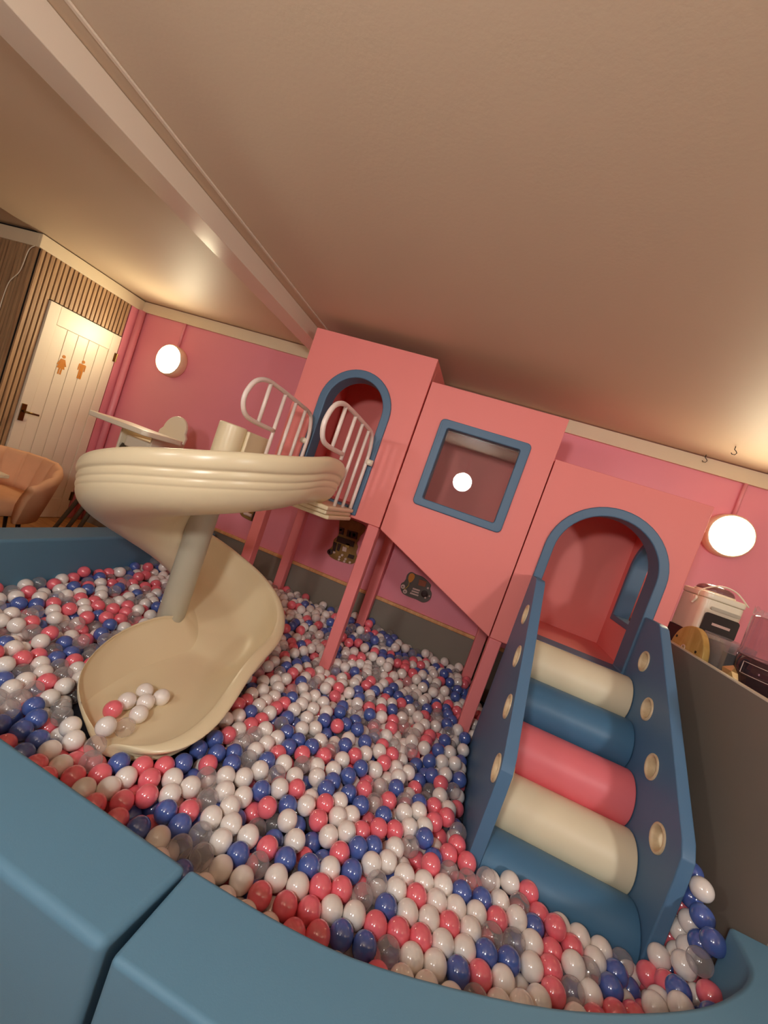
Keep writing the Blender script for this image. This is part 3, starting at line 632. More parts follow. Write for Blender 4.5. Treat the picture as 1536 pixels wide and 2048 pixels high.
def high_chair(dz, sp, label, has_tray=False):
    sx, sy = -2.87, 2.98
    f = Vector((-.10, -.99)).normalized(); r_ = Vector((-f.y, f.x))     # facing, and its left hand side
    r_ = Vector((f.y, -f.x)) * -1
    def W(u, v, z): p = Vector((sx, sy)) + r_ * u + f * v; return (p.x, p.y, z + dz)
    t = thing('high_chair', label, 'high chair', (sx, sy, 0), 'stacked high chairs')
    def plan(bm, pts, za, zb_):
        a = [bm.verts.new(W(u, v, za)) for u, v in pts]; b_ = [bm.verts.new(W(u, v, zb_)) for u, v in pts]
        bm.faces.new(a); bm.faces.new(b_)
        for i in range(len(pts)): bm.faces.new((a[i], a[(i + 1) % len(pts)], b_[(i + 1) % len(pts)], b_[i]))
        return bm
    if has_tray: obj('tray', plan(B(), rrect(-.27, .40, .04, .42, .05), 1.180, 1.220), M['white_plastic'], t, bevel=.008)
    obj('seat_shell', plan(B(), rrect(-.17, .17, -.16, .14, .06), 1.02, 1.12), M['white_plastic'], t, bevel=.015)
    bm = B(); pts = [(-.16, 1.08), (.16, 1.08), (.165, 1.24)] + arc(0, 1.275, .135, 0, 180, 16) + [(-.165, 1.24)]
    a = [bm.verts.new(W(u, -.15 - (z - 1.08) * .12, z)) for u, z in pts]; b_ = [bm.verts.new(W(u, -.18 - (z - 1.08) * .12, z)) for u, z in pts]
    bm.faces.new(a); bm.faces.new(b_)
    for i in range(len(pts)): bm.faces.new((a[i], a[(i + 1) % len(pts)], b_[(i + 1) % len(pts)], b_[i]))
    obj('seat_back', bm, M['white_plastic'], t, bevel=.008)
    for s in (-1, 1):
        obj('side_wing', plan(B(), [(s * .168, -.14), (s * .19, -.14), (s * .19, .16), (s * .168, .16)], 1.04, 1.19), M['white_plastic'], t, bevel=.006)
    for su, sv in ((-1, -1), (1, -1), (1, 1), (-1, 1)):
        top, bot = W(su * .15, sv * .12, 1.03), W((.36 + sp if su * r_.x < 0 else .22) * su, sv * (.22 + sp), 0)
        bot = (bot[0], bot[1], 0)
        bm = B(); tube(bm, [top, bot], [.02, .016], 10); obj('leg', bm, M['dark_wood'], t, smooth=True)
    return t
high_chair(0, .10, 'white plastic high chair with wide tray, topmost of the stack by the pink wall', True)
high_chair(-.14, .04, 'white plastic high chair nested under the topmost one by the pink wall')
high_chair(-.28, -.02, 'white plastic high chair at the bottom of the nested stack')

# ================================================================== the balls (settled by a packing run)
# four numbers a ball: x, y, z in millimetres, then its colour (0 white, 1 pink, 2 blue, 3 clear), + 4 when it is one of the largest in view
BALL_R = .0375
BALLS = [int(v) for v in (
    '-206 870 102 4 -240 869 38 4 -100 918 99 5 -316 865 38 4 -350 864 101 4 -278 888 99 4 -387 866 38 6 -141 939 38 6 -447 871 80 6 -209 938 64 4 -518 876 99 5 -278 932 38 5 -59 990 96 4 14 1013 90 4 '
    '-557 879 38 4 -137 982 99 6 -352 930 38 5 -388 928 100 4 -493 909 38 4 -315 955 97 4 220 1083 83 4 -425 929 38 5 -627 882 38 4 77 1052 91 5 -106 1008 38 4 148 1074 100 6 -34 1028 38 4 -174 998 38 7 '
    '313 1120 98 4 -697 883 38 7 -251 994 38 5 -585 921 90 7 26 1064 38 7 -211 1019 100 4 -506 949 98 4 -767 885 38 5 430 1172 99 4 -799 886 103 6 -100 1052 96 6 -660 920 92 7 -28 1077 92 7 -838 886 38 7 '
    '-435 986 98 4 -394 994 38 4 -285 1023 97 4 228 1142 38 4 -549 960 38 7 -873 887 102 5 -477 980 38 4 -735 923 93 5 299 1166 38 7 -144 1067 38 4 -360 1019 98 4 37 1115 91 4 -78 1090 38 4 -947 889 102 5 '
    '153 1151 98 5 -217 1062 38 6 -696 954 38 5 366 1210 101 4 222 1180 99 4 293 1202 99 4 -14 1126 38 5 -597 995 94 6 -287 1066 38 5 437 1247 98 7 -527 1019 98 7 116 1170 38 5 -178 1103 93 4 689 1309 103 4 '
    '-360 1062 38 7 -819 958 94 4 -105 1127 96 5 180 1192 38 4 507 1273 98 4 -673 994 95 6 -252 1096 94 4 250 1214 38 5 322 1233 38 6 -429 1058 38 4 -867 957 38 4 -38 1158 100 5 574 1303 104 4 -906 953 101 4 '
    '393 1258 38 4 -568 1032 38 6 -500 1051 38 4 460 1282 38 5 -941 953 38 6 -327 1101 91 4 -148 1142 38 7 -641 1027 38 6 -221 1128 38 7 745 1360 103 4 98 1208 98 6 -760 1006 94 5 -78 1166 38 4 529 1312 38 5 '
    '167 1231 100 7 24 1198 100 6 -401 1098 92 4 -715 1024 38 7 1125 1469 230 6 239 1254 99 4 630 1349 102 4 -1015 957 38 5 310 1274 100 4 591 1341 38 5 382 1296 99 6 811 1399 96 5 -17 1205 38 4 -481 1098 91 6 '
    '-813 1017 38 4 450 1322 100 5 124 1241 38 5 -561 1084 97 4 660 1371 38 4 -636 1070 97 4 -868 1014 86 5 -161 1183 97 5 196 1266 38 6 265 1283 38 6 -367 1134 38 7 521 1348 100 4 -966 997 92 4 52 1237 38 4 '
    '-243 1170 93 5 -710 1061 100 6 337 1307 38 4 -90 1210 97 5 1056 1489 193 4 1138 1508 170 6 -1040 991 98 4 403 1330 38 6 880 1446 103 5 -441 1131 38 4 682 1400 103 5 715 1408 38 7 -529 1114 38 4 -602 1097 38 5 '
    '-924 1026 38 4 -201 1198 38 4 -679 1086 38 4 470 1359 38 5 -316 1177 97 4 -133 1217 38 5 -810 1061 96 6 945 1477 99 5 997 1493 149 4 113 1281 100 5 -30 1250 98 4 -765 1075 38 5 746 1436 104 7 185 1304 100 5 '
    '42 1271 102 4 1148 1539 235 5 256 1324 100 5 -390 1171 96 4 327 1347 101 4 -69 1255 38 5 398 1370 101 4 599 1417 38 4 -274 1211 38 6 -865 1072 38 4 813 1472 96 4 -464 1171 96 7 -537 1155 99 7 141 1315 38 7 '
    '-611 1140 99 4 468 1397 102 6 -915 1070 95 4 -3 1285 38 6 663 1443 38 6 -347 1205 38 5 -1036 1043 38 5 545 1420 100 6 619 1439 105 4 66 1306 38 7 -154 1257 97 4 282 1358 38 7 -686 1132 99 6 -227 1242 98 4 '
    '-760 1117 98 5 -1098 1037 100 5 1081 1559 184 6 -989 1066 91 4 1039 1549 128 4 1149 1581 174 4 859 1508 38 4 -505 1186 38 7 1120 1583 288 7 686 1472 102 5 417 1406 38 7 726 1482 38 6 -89 1294 99 5 1092 1573 83 4 '
    '-196 1268 38 5 -857 1117 98 5 893 1532 99 6 -301 1250 93 7 1150 1606 352 6 130 1355 100 6 -816 1128 38 4 757 1505 126 4 -951 1100 38 5 201 1376 102 4 -23 1325 99 5 -374 1244 93 6 274 1398 102 4 48 1344 98 7 '
    '1033 1576 38 5 -1171 1059 99 4 343 1420 101 5 820 1537 105 7 415 1444 102 4 -1056 1099 101 5 -517 1227 99 7 -446 1244 100 4 154 1383 38 5 600 1489 38 6 -590 1212 101 6 970 1578 38 4 -268 1285 38 7 1111 1621 225 4 '
    '490 1468 102 7 -1092 1093 38 6 -891 1142 38 6 566 1491 103 7 1086 1618 138 5 291 1427 38 5 -932 1141 99 4 83 1379 38 7 -802 1177 98 5 890 1576 38 5 1152 1652 297 6 -151 1336 99 6 -232 1317 95 6 631 1523 104 4 '
    '358 1455 38 7 -483 1256 38 7 -555 1241 38 6 -696 1209 38 5 -413 1276 38 6 1152 1654 173 5 929 1598 99 6 703 1545 95 5 -1167 1102 38 7 -663 1227 102 6 -1127 1119 99 5 -770 1202 38 6 -84 1368 99 4 -193 1340 38 7 '
    '80 1409 106 7 149 1429 104 4 -876 1188 102 4 858 1599 101 4 220 1448 104 5 -306 1324 88 5 -1002 1160 96 5 -840 1196 38 5 291 1470 105 4 1004 1638 38 6 1154 1690 361 6 361 1492 102 4 555 1536 38 7 -383 1317 94 4 '
    '1154 1691 234 4 -13 1409 96 6 -1202 1128 99 6 435 1517 101 4 780 1599 101 5 -759 1238 102 5 -59 1402 38 6 510 1540 102 5 1061 1671 94 5 -263 1359 38 7 29 1429 38 5 234 1477 38 7 -1075 1170 93 4 -529 1300 99 4 '
    '-457 1318 99 4 -611 1282 90 5 610 1569 38 6 968 1659 97 7 -1288 1127 91 5 577 1570 116 4 304 1503 38 6 714 1606 131 5 -353 1351 38 6 -947 1215 98 5 -1030 1194 38 5 645 1594 102 6 1091 1702 149 4 -737 1270 38 6 '
    '1091 1702 38 5 1156 1731 298 4 896 1660 99 4 1156 1726 173 4 -570 1313 38 6 1156 1740 421 4 -703 1289 101 4 -236 1401 93 4 1156 1733 102 6 -187 1412 38 5 42 1470 104 4 1028 1702 38 4 -1157 1188 98 4 166 1501 103 4 '
    '238 1521 100 4 -875 1260 96 4 820 1662 100 4 -75 1450 95 5 -830 1270 38 5 307 1543 106 4 716 1639 38 5 378 1564 103 6 -122 1444 38 6 958 1702 38 6 456 1587 99 6 -1019 1238 99 7 -977 1247 38 6 1158 1763 234 4 '
    '750 1663 100 4 -805 1297 102 5 1158 1775 357 6 -314 1412 38 6 136 1520 38 6 -1232 1200 96 6 893 1702 38 6 -589 1354 96 7 -504 1376 99 4 -1084 1238 62 5 524 1620 98 4 568 1628 38 7 95 1522 98 4 -1390 1171 96 6 '
    '-633 1348 38 5 675 1661 98 5 -1152 1230 38 5 -1313 1197 95 6 -22 1503 103 6 819 1702 38 7 -391 1416 38 7 -782 1324 38 7 601 1655 99 7 -943 1290 100 6 373 1602 38 7 -673 1361 99 4 -474 1405 38 6 1160 1804 295 5 '
    '1159 1800 169 5 -138 1493 93 4 -747 1350 100 4 1160 1818 419 6 250 1589 118 5 -1358 1204 38 6 -300 1459 94 4 -188 1487 38 6 -871 1329 99 5 -91 1512 38 6 397 1632 100 7 325 1616 105 7 -1224 1246 38 6 463 1656 124 7 '
    '-1067 1294 106 7 29 1555 93 6 -1154 1278 93 4 -562 1423 98 4 -393 1464 94 5 1161 1839 227 4 1162 1847 354 5 -345 1475 38 7 -83 1543 102 4 -608 1419 38 7 -1111 1300 38 5 637 1719 114 5 108 1595 99 4 -814 1380 97 5 '
    '-496 1456 87 4 546 1702 38 7 -1443 1235 103 7 -441 1470 38 5 -200 1536 92 5 564 1718 112 4 -1339 1267 97 6 1162 1861 99 6 -270 1519 38 6 -658 1434 100 7 1163 1869 166 5 262 1655 90 6 1163 1879 286 4 444 1702 38 5 '
    '-1219 1313 101 4 1164 1892 413 4 -1383 1272 38 6 -33 1596 89 5 -84 1585 38 6 163 1647 96 7 -334 1529 86 6 391 1702 109 5 -1537 1246 99 7 1163 1884 38 4 -1254 1314 38 4 209 1665 38 5 -1456 1271 38 6 -139 1589 100 4 '
    '-453 1517 95 6 1165 1907 224 4 -269 1563 98 4 -604 1485 99 4 316 1703 100 5 -778 1444 90 6 26 1640 101 5 -729 1459 38 6 -1329 1317 38 5 1165 1922 345 5 -1409 1305 99 6 -228 1581 38 7 -1291 1333 100 7 -1483 1297 101 7 '
    '211 1703 113 6 1166 1930 99 6 89 1679 97 5 -545 1529 95 4 -397 1565 102 4 1167 1947 279 4 -698 1498 93 5 -207 1615 101 5 -145 1628 38 6 1166 1944 157 4 -93 1645 87 4 1166 1943 38 4 1167 1965 400 4 -452 1574 38 6 '
    '-1558 1318 102 4 348 1772 102 5 -1471 1339 38 5 -381 1599 38 6 -340 1613 98 5 143 1729 100 4 -1350 1376 86 7 -274 1632 73 4 1168 1983 211 4 1169 1990 333 4 -624 1556 98 6 -543 1576 38 5 -667 1548 38 7 -161 1674 92 4 '
    '268 1777 38 4 -513 1597 102 4 30 1725 94 6 1169 1996 110 4 -1634 1335 97 6 1168 1997 38 6 -1503 1368 100 7 1170 2018 449 4 203 1775 101 4 -444 1623 102 7 -1433 1389 86 4 -26 1722 38 5 -74 1717 93 6 1168 2020 263 4 '
    '-710 1570 93 6 -788 1554 82 6 -233 1688 101 6 141 1777 38 6 1168 2040 383 5 1168 2036 172 4 -584 1621 101 7 -1582 1388 97 4 348 1846 102 7 -379 1677 91 4 106 1793 101 4 -1692 1370 128 4 1172 2052 38 5 1168 2066 314 4 '
    '-658 1623 92 6 -26 1774 91 7 241 1838 99 5 283 1847 38 5 -1770 1369 150 5 -141 1755 83 6 -564 1654 38 7 1173 2087 434 7 1168 2071 105 4 1168 2078 234 4 -521 1675 94 6 165 1839 106 4 -1527 1439 98 5 -763 1620 106 6 '
    '-296 1731 98 4 -450 1698 103 4 -1650 1421 94 7 -337 1729 38 6 -228 1760 93 6 -1460 1469 96 4 1168 2110 364 4 29 1829 89 5 -637 1669 38 7 291 1894 106 5 -89 1814 94 5 -1509 1476 38 7 -594 1696 92 4 -1702 1433 38 6 '
    '-381 1751 100 7 97 1867 94 7 -1594 1470 99 4 -668 1696 98 7 283 1920 38 7 -1710 1453 122 5 -1445 1514 38 7 -742 1690 99 5 1177 2161 418 6 -506 1753 90 5 160 1911 91 6 -1531 1512 100 7 -325 1800 91 4 348 1957 38 6 '
    '-1783 1459 137 4 230 1936 94 5 -377 1793 38 7 -179 1843 92 6 -881 1677 38 4 -958 1660 38 4 -252 1832 92 4 -1660 1504 99 4 -1039 1649 38 4 -1467 1552 99 4 297 1970 91 4 -1113 1638 38 4 -579 1769 93 4 -1703 1502 38 7 '
    '43 1919 99 6 -35 1900 80 7 -1855 1472 126 6 -1187 1628 38 4 -413 1821 95 5 -1598 1545 99 7 -653 1769 102 7 1168 2223 402 4 -1639 1543 38 7 -732 1763 91 4 -488 1826 90 6 -1727 1538 99 5 -1535 1587 99 4 -856 1746 38 4 '
    '-932 1729 38 7 -1007 1717 38 6 -1577 1582 38 7 -95 1933 38 5 -1771 1537 38 7 1168 2248 331 4 -325 1885 94 5 -444 1855 38 7 -815 1772 97 4 -1081 1710 38 4 -144 1935 93 6 -1391 1640 38 4 -1664 1579 99 6 -1297 1664 38 5 '
    '-561 1842 90 4 -1155 1699 38 7 251 2036 88 4 -240 1921 95 4 1168 2272 454 4 -1228 1690 38 6 195 2033 38 7 -634 1840 102 4 -1964 1527 101 7 -1776 1574 141 4 -399 1898 97 6 -517 1870 38 7 -1601 1620 100 5 -709 1832 91 5 '
    '37 2010 91 4 348 2085 38 5 -1645 1616 38 7 1168 2299 386 5 -2007 1538 160 4 -79 1992 81 4 -473 1900 90 6 -1933 1552 38 7 -907 1800 38 4 -980 1787 38 4 -1938 1566 159 4 -1730 1614 99 7 -1464 1674 38 4 -1537 1663 97 5 '
    '-141 1991 38 6 -789 1842 94 4 -1053 1779 38 4 -1824 1600 89 5 -196 1988 99 5 -1581 1657 38 7 -1871 1595 146 7 -310 1964 90 7 -1127 1768 38 4 131 2070 38 5 60 2055 38 7 -546 1914 90 6 -1199 1759 38 4 -1334 1727 38 4 '
    '-1406 1713 38 4 -1667 1655 100 6 243 2109 101 5 312 2132 82 7 203 2107 38 7 -1810 1639 151 5 -1272 1763 38 4 -691 1904 91 5 -53 2060 92 5 -881 1868 38 5 -1600 1701 95 7 -263 2021 102 6 -387 1991 81 4 -954 1856 38 4 '
    '-1542 1724 137 5 -1832 1653 38 7 10 2095 73 4 -1028 1850 38 6 -765 1915 93 6 -1754 1683 110 6 -1891 1651 102 7 -1469 1749 38 5 -1947 1642 151 5 -1099 1838 38 4 -157 2065 86 4 -602 1961 84 7 76 2121 65 4 -2062 1622 153 4 '
    '-839 1909 101 5 -1174 1828 38 4 -447 2001 38 7 142 2143 38 6 -501 1996 89 4 -1693 1717 134 7 -2148 1610 155 7 1168 2408 425 5 195 2164 85 6 -1393 1787 38 5 -1708 1722 62 6 -1246 1832 38 4 -1601 1749 38 7 -1325 1816 38 4 '
    '259 2200 99 4 -687 1976 97 4 -97 2119 98 4 1168 2433 357 4 336 2226 95 6 -1536 1783 38 4 -934 1926 38 4 -2012 1677 157 7 -1653 1761 88 7 -138 2118 38 6 -31 2154 93 5 -1962 1700 107 6 -448 2058 86 4 -1077 1906 38 5 '
    '-657 2006 38 6 -1006 1929 38 5 -761 1990 98 4 -1460 1822 38 7 -1505 1815 97 4 1192 2463 296 6 85 2191 38 7 -1893 1726 103 7 1192 2471 410 6 -1151 1899 38 4 164 2212 38 6 -604 2034 81 6 -835 1983 93 5 -271 2119 79 4 '
    '-1631 1803 145 7 -2092 1692 38 7 -1298 1885 38 7 -1397 1861 38 5 -186 2151 88 6 -1225 1903 38 7 -1597 1823 38 6 -1740 1792 99 5 -687 2051 89 5 -95 2193 88 5 -570 2081 38 6 -1946 1761 147 4 -1526 1856 38 7 -2151 1716 156 6 '
    '-1569 1851 111 4 -2052 1738 144 7 -395 2126 38 6 -2200 1702 102 6 -968 1991 38 6 167 2266 88 6 -1656 1835 83 6 -520 2106 86 4 -1997 1763 92 5 108 2260 38 6 -1111 1972 38 7 -1841 1806 149 7 -357 2155 95 5 -311 2166 38 7 '
    '-1041 1995 38 4 -1464 1896 38 7 -1503 1890 100 7 1168 2537 415 4 -1706 1845 137 6 -1185 1964 38 6 -604 2106 96 4 -1900 1801 102 7 231 2305 94 4 -849 2056 92 4 -1633 1876 141 7 -436 2157 89 6 -2220 1743 161 4 56 2279 87 7 '
    '-1329 1950 38 5 -1400 1936 38 4 302 2344 97 4 -254 2215 95 6 -38 2266 74 7 -2113 1780 153 6 -154 2242 90 7 -2018 1804 151 4 -934 2056 38 7 -2065 1792 95 6 -1566 1909 67 7 -675 2123 90 5 -1847 1850 91 5 -379 2198 38 6 '
    '-1562 1924 139 5 1198 2596 442 7 -327 2223 84 6 -1008 2062 38 6 -2342 1752 102 7 -1694 1909 102 7 81 2327 38 5 -2297 1770 157 7 -748 2137 90 4 -1810 1884 38 7 -1083 2056 38 5 -1228 2025 38 4 -595 2178 100 4 -1502 1965 102 4 '
    '-1869 1883 155 5 -826 2131 98 4 -1627 1942 107 7 -1300 2017 38 5 121 2356 92 4 -99 2308 81 4 -2129 1831 102 5 1200 2629 324 6 -455 2228 95 4 -1747 1927 149 6 -2083 1849 158 5 -532 2215 84 4 -1992 1874 158 5 199 2390 98 6 '
    '45 2355 96 4 -1406 2012 38 7 -2176 1840 158 4 -950 2126 38 7 -666 2197 94 6 -2218 1833 100 5 -418 2257 38 6 -1842 1925 99 7 265 2425 98 4 -1573 1990 100 7 -2258 1832 161 5 -1986 1911 94 6 -1698 1983 137 4 -1814 1958 160 5 '
    '-1211 2097 38 7 -1070 2131 38 4 -184 2344 85 7 -295 2318 72 6 -1628 2012 144 7 -2101 1899 97 6 123 2431 92 5 -2135 1903 163 7 -2063 1921 156 7 -913 2188 38 6 -397 2314 81 6 -2283 1869 101 7 -776 2227 95 4 -731 2238 38 6 '
    '-91 2393 93 5 -1884 1972 138 6 49 2430 96 7 1204 2720 437 4 348 2499 38 6 -972 2190 83 4 -506 2303 93 4 -1129 2160 76 7 -699 2264 98 7 1205 2735 368 6 -351 2353 38 7 -1775 2021 150 5 -262 2376 38 7 -882 2240 80 4 '
    '-1185 2168 38 5 -1615 2071 100 5 13 2456 38 7 -1395 2128 38 6 -576 2330 92 4 -1095 2205 38 6 -313 2393 88 7 -29 2461 98 7 287 2539 38 7 -953 2246 38 5 -1952 2019 162 5 -239 2423 90 6 134 2511 91 5 348 2563 75 4 '
    '-405 2388 77 6 -665 2331 98 4 -1666 2097 148 4 -1191 2210 99 5 -1739 2085 161 7 -170 2455 92 4 -2080 2007 161 5 -2342 1945 165 7 -1420 2164 97 5 -1277 2200 92 4 -1883 2061 163 5 -1037 2260 98 6 -1350 2187 98 5 -100 2483 88 5 '
    '-1111 2245 93 6 230 2567 76 6 -1233 2224 38 7 -1815 2092 161 5 -1595 2146 148 7 -2020 2050 157 5 -952 2300 89 7 -1077 2275 38 5 -1645 2144 94 7 -1008 2293 38 6 -1395 2201 38 5 -1469 2191 38 7 -791 2355 93 4 -1468 2201 141 7 '
    '-1570 2172 38 4 348 2627 38 7 275 2612 38 7 -535 2421 38 6 -1958 2093 161 7 -1521 2195 89 5 -263 2494 90 5 -634 2410 92 7 -2312 2017 159 5 -1406 2236 102 6 -484 2457 78 5 -192 2528 94 5 -709 2407 91 6 197 2621 38 5 '
    '-2041 2096 102 7 -1336 2263 99 5 -1594 2203 100 6 -1646 2192 38 5 -1657 2196 146 7 -1545 2223 153 4 -558 2459 97 4 -2223 2073 168 6 -856 2394 94 7 -1875 2158 166 5 348 2681 89 6 242 2657 85 7 1213 2893 164 7 -2342 2054 103 7 '
    '1174 2892 228 7 -1730 2202 153 4 -941 2388 97 4 -1488 2261 102 7 -131 2583 98 6 156 2660 86 4 1100 2892 238 7 -1151 2354 99 5 1107 2892 164 4 -790 2442 98 5 -277 2566 95 7 -349 2549 91 6 34 2641 99 4 -2170 2126 164 6 '
    '-639 2485 92 7 -63 2625 86 7 -1429 2305 107 7 -494 2529 99 5 -423 2552 90 4 -1818 2231 141 5 296 2734 91 4 -1489 2320 148 7 222 2726 101 6 -1569 2316 157 4 -1925 2237 155 7 -861 2490 92 6 -1202 2414 102 5 -1275 2397 97 6 '
    '-2225 2176 155 5 1108 2966 150 6 149 2737 100 7 -1021 2460 91 5 -1422 2369 148 7 -382 2614 94 6 -2342 2159 169 5 -1335 2398 141 6 71 2731 80 5 -912 2503 38 7 -717 2559 88 5 1155 3008 190 7 -2081 2244 171 7 250 2794 103 6 '
    '-1791 2316 163 6 -1531 2380 162 7 -97 2724 93 5 -203 2705 82 5 -2154 2247 137 6 4 2758 100 7 -2285 2221 153 7 -2342 2223 206 5 -986 2539 98 7 -1224 2487 148 5 -1334 2459 100 6 1221 3071 230 6 148 2811 95 7 -289 2709 98 6 '
    '-1543 2415 99 7 -1656 2393 162 7 -1937 2327 152 7 -834 2595 86 6 1098 3055 74 5 74 2815 92 6 -1060 2552 99 7 -2116 2310 168 6 217 2861 100 6 -60 2796 99 6 -1134 2545 100 6 -2342 2267 148 6 -133 2788 99 6 -358 2735 96 5 '
    '306 2892 97 5 -1301 2524 121 5 -2282 2299 179 6 -942 2616 89 5 -1719 2436 156 6 -207 2791 94 6 -2018 2372 149 6 -1527 2488 99 7 134 2884 102 5 -1468 2508 140 7 -2210 2336 155 5 -1643 2475 160 5 -1812 2439 100 7 1082 3125 93 7 '
    '-1103 2613 102 7 1085 3138 166 4 -42 2868 104 7 -1868 2441 147 6 -2150 2376 173 7 365 2967 38 6 199 2936 94 6 -1541 2528 161 6 -1416 2557 122 7 -349 2809 103 5 -2342 2344 174 5 -1345 2581 129 6 -729 2728 38 7 275 2971 99 5 '
    '-189 2866 103 6 -1580 2537 100 6 -1709 2511 150 7 -2149 2407 105 7 -983 2683 97 7 -872 2708 38 6 -2281 2382 155 7 -611 2774 80 7 1229 3219 231 6 341 3004 98 5 -2024 2448 160 7 123 2956 90 6 -2212 2411 152 5 -917 2717 91 4 '
    '-416 2837 93 7 427 3046 102 5 -1848 2512 99 7 -1230 2658 93 5 363 3042 38 6 -1890 2515 161 6 210 3010 98 5 -1402 2630 130 6 1091 3225 177 7 -329 2886 97 7 -2155 2458 162 5 -772 2783 38 7 -2342 2419 174 5 -487 2860 92 6 '
    '1164 3258 220 5 -1635 2590 99 6 79 3000 140 4 -241 2924 100 5 -1199 2704 144 5 -912 2768 38 7 -2080 2499 161 5 -1698 2591 139 7 -1533 2638 162 7 -845 2795 38 6 -959 2778 92 5 -2228 2484 161 7 -118 2985 136 7 -1637 2628 164 5 '
    '-1952 2563 160 7 -2024 2547 150 5 1234 3330 294 7 -2146 2528 137 7 -352 2957 104 7 241 3102 139 6 -1423 2718 151 5 78 3074 142 7 -2201 2548 182 5 1236 3367 229 6 -1003 2832 100 5 4 3077 131 6 -2275 2540 168 6 -2085 2603 160 5 '
    '-940 2871 96 6 -1855 2660 99 7 -2010 2627 161 7 1238 3403 292 7 176 3146 123 7 -820 2908 38 5 1081 3367 136 7 -610 2966 93 7 -372 3029 99 7 -2342 2571 170 7 312 3197 100 6 -1065 2872 97 6 1156 3406 231 5 -107 3114 159 5 '
    '-2211 2622 184 5 -563 3021 100 5 -1632 2773 140 7 -1106 2899 149 5 248 3220 145 6 -919 2942 93 5 -681 3001 75 6 1241 3474 364 6 -1191 2891 141 6 -2003 2701 162 6 1094 3438 183 5 -175 3141 160 5 -1442 2846 164 7 -1764 2772 121 6 '
    '-2342 2640 199 6 -260 3129 99 7 -511 3071 120 5 -389 3101 97 7 301 3267 122 6 -1015 2968 156 5 -1632 2828 187 5 -804 3023 113 5 110 3242 143 5 -937 3002 136 7 -244 3168 160 5 -1089 2970 162 6 177 3272 153 6 -369 3144 162 6 '
    '-711 3063 106 6 -1161 2959 151 6 -84 3214 140 6 -462 3122 97 7 -2059 2750 166 5 -1241 2944 158 7 -2281 2703 213 5 1245 3548 434 6 -1993 2785 168 7 366 3343 131 7 -186 3216 160 5 -313 3193 161 6 -441 3166 167 5 -1600 2892 168 7 '
    '117 3300 189 6 -28 3263 138 6 -1925 2816 159 5 -816 3085 157 7 405 3382 80 7 -1385 2967 166 5 1084 3548 112 6 290 3365 154 5 1082 3548 38 6 -1633 2910 105 7 -1102 3043 162 6 -1459 2959 158 6 -256 3244 161 7 -383 3218 161 6 '
    '-660 3153 155 5 -1849 2873 164 5 -2056 2824 162 7 -1749 2905 159 5 -76 3313 166 5 -878 3127 157 6 -1996 2869 159 6 -549 3209 92 7 -596 3204 165 5 -799 3156 168 6 -203 3297 155 7 -1526 2992 156 7 -729 3181 164 5 -1018 3122 166 6 '
    '305 3438 160 5 -527 3241 155 6 -2283 2828 158 6 -945 3146 182 5 -490 3257 223 6 -145 3343 165 5 -2146 2870 142 7 -1258 3082 166 5 -2342 2831 226 7 -668 3228 161 6 -564 3256 217 7 -274 3322 155 6 -2217 2864 161 7 148 3437 158 6 '
    '-857 3201 150 6 -1889 2958 154 6 43 3419 163 6 -1646 3020 162 7 -436 3312 218 7 -612 3277 165 7 -2071 2942 160 7 -226 3379 149 6 208 3483 166 7 -1321 3122 165 5 -1066 3182 174 5 -1394 3105 162 5 -729 3272 161 7 -1468 3102 160 6 '
    '-174 3413 190 7 -380 3367 218 6 -885 3247 212 6 -548 3329 209 6 -1618 3089 164 7 -2271 2949 218 6 -714 3320 216 7 -1677 3100 207 6 -1981 3027 164 7 -1248 3216 221 5 -121 3483 154 6 -420 3431 219 6 -1734 3122 165 7 -603 3402 217 5 '
    '-2189 3028 162 6 -267 3484 163 7 -531 3424 209 5 -688 3390 212 6 -797 3366 215 7 -2054 3083 166 5 -2128 3072 159 7 -894 3373 222 5 -372 3499 219 6 -155 3548 168 7 -473 3483 212 6 -614 3463 258 5 -1685 3219 194 7 -768 3438 225 6 '
    '-542 3492 239 7 -1181 3341 226 6 -1953 3158 212 5 -1505 3270 208 5 -2098 3131 202 5 -2214 3102 160 6 -2035 3155 164 6 -1835 3206 203 7 -428 3548 223 7 -1335 3354 207 7 -2197 3151 213 7 -2055 3197 222 7 -614 3548 256 6 -1059 3446 208 7 '
    '-1965 3233 209 7 -1414 3374 208 7 -1782 3303 202 5 -872 3548 269 7 -2208 3234 216 7 -935 3548 231 7 -1727 3363 204 6 -1002 3548 201 6 -1961 3326 208 6 -1853 3353 213 5 -2342 3239 222 5 -1315 3488 213 7 -1552 3438 211 7 -2034 3336 223 5 '
    '-1417 3499 212 7 -1273 3548 220 5 -1807 3427 203 7 -2273 3349 224 7 -1475 3548 212 5 -1948 3447 224 5 -2342 3398 229 7 -1728 3548 209 7 -2342 3476 225 7 -2140 3548 222 5 107 909 38 1 40 898 38 3 173 930 38 0 -29 887 38 0 '
    '274 962 101 2 241 952 38 3 -98 876 38 0 344 985 103 0 375 995 38 0 413 1007 105 1 -171 872 38 3 439 1018 38 0 304 986 38 0 527 1057 104 0 499 1050 38 0 56 948 89 0 562 1073 38 3 124 973 74 2 '
    '593 1087 101 1 630 1104 38 0 184 1000 38 0 454 1068 94 0 660 1117 102 0 -67 945 38 3 3 962 38 0 293 1039 94 1 247 1031 38 0 337 1053 38 0 686 1139 38 3 407 1077 38 2 66 1001 38 2 712 1161 103 3 '
    '499 1126 98 2 574 1143 38 0 742 1187 38 0 127 1042 38 3 390 1110 101 1 566 1156 107 2 769 1210 103 1 281 1093 38 3 446 1136 38 3 637 1187 97 0 355 1123 38 0 791 1229 38 1 512 1165 38 0 671 1213 38 1 '
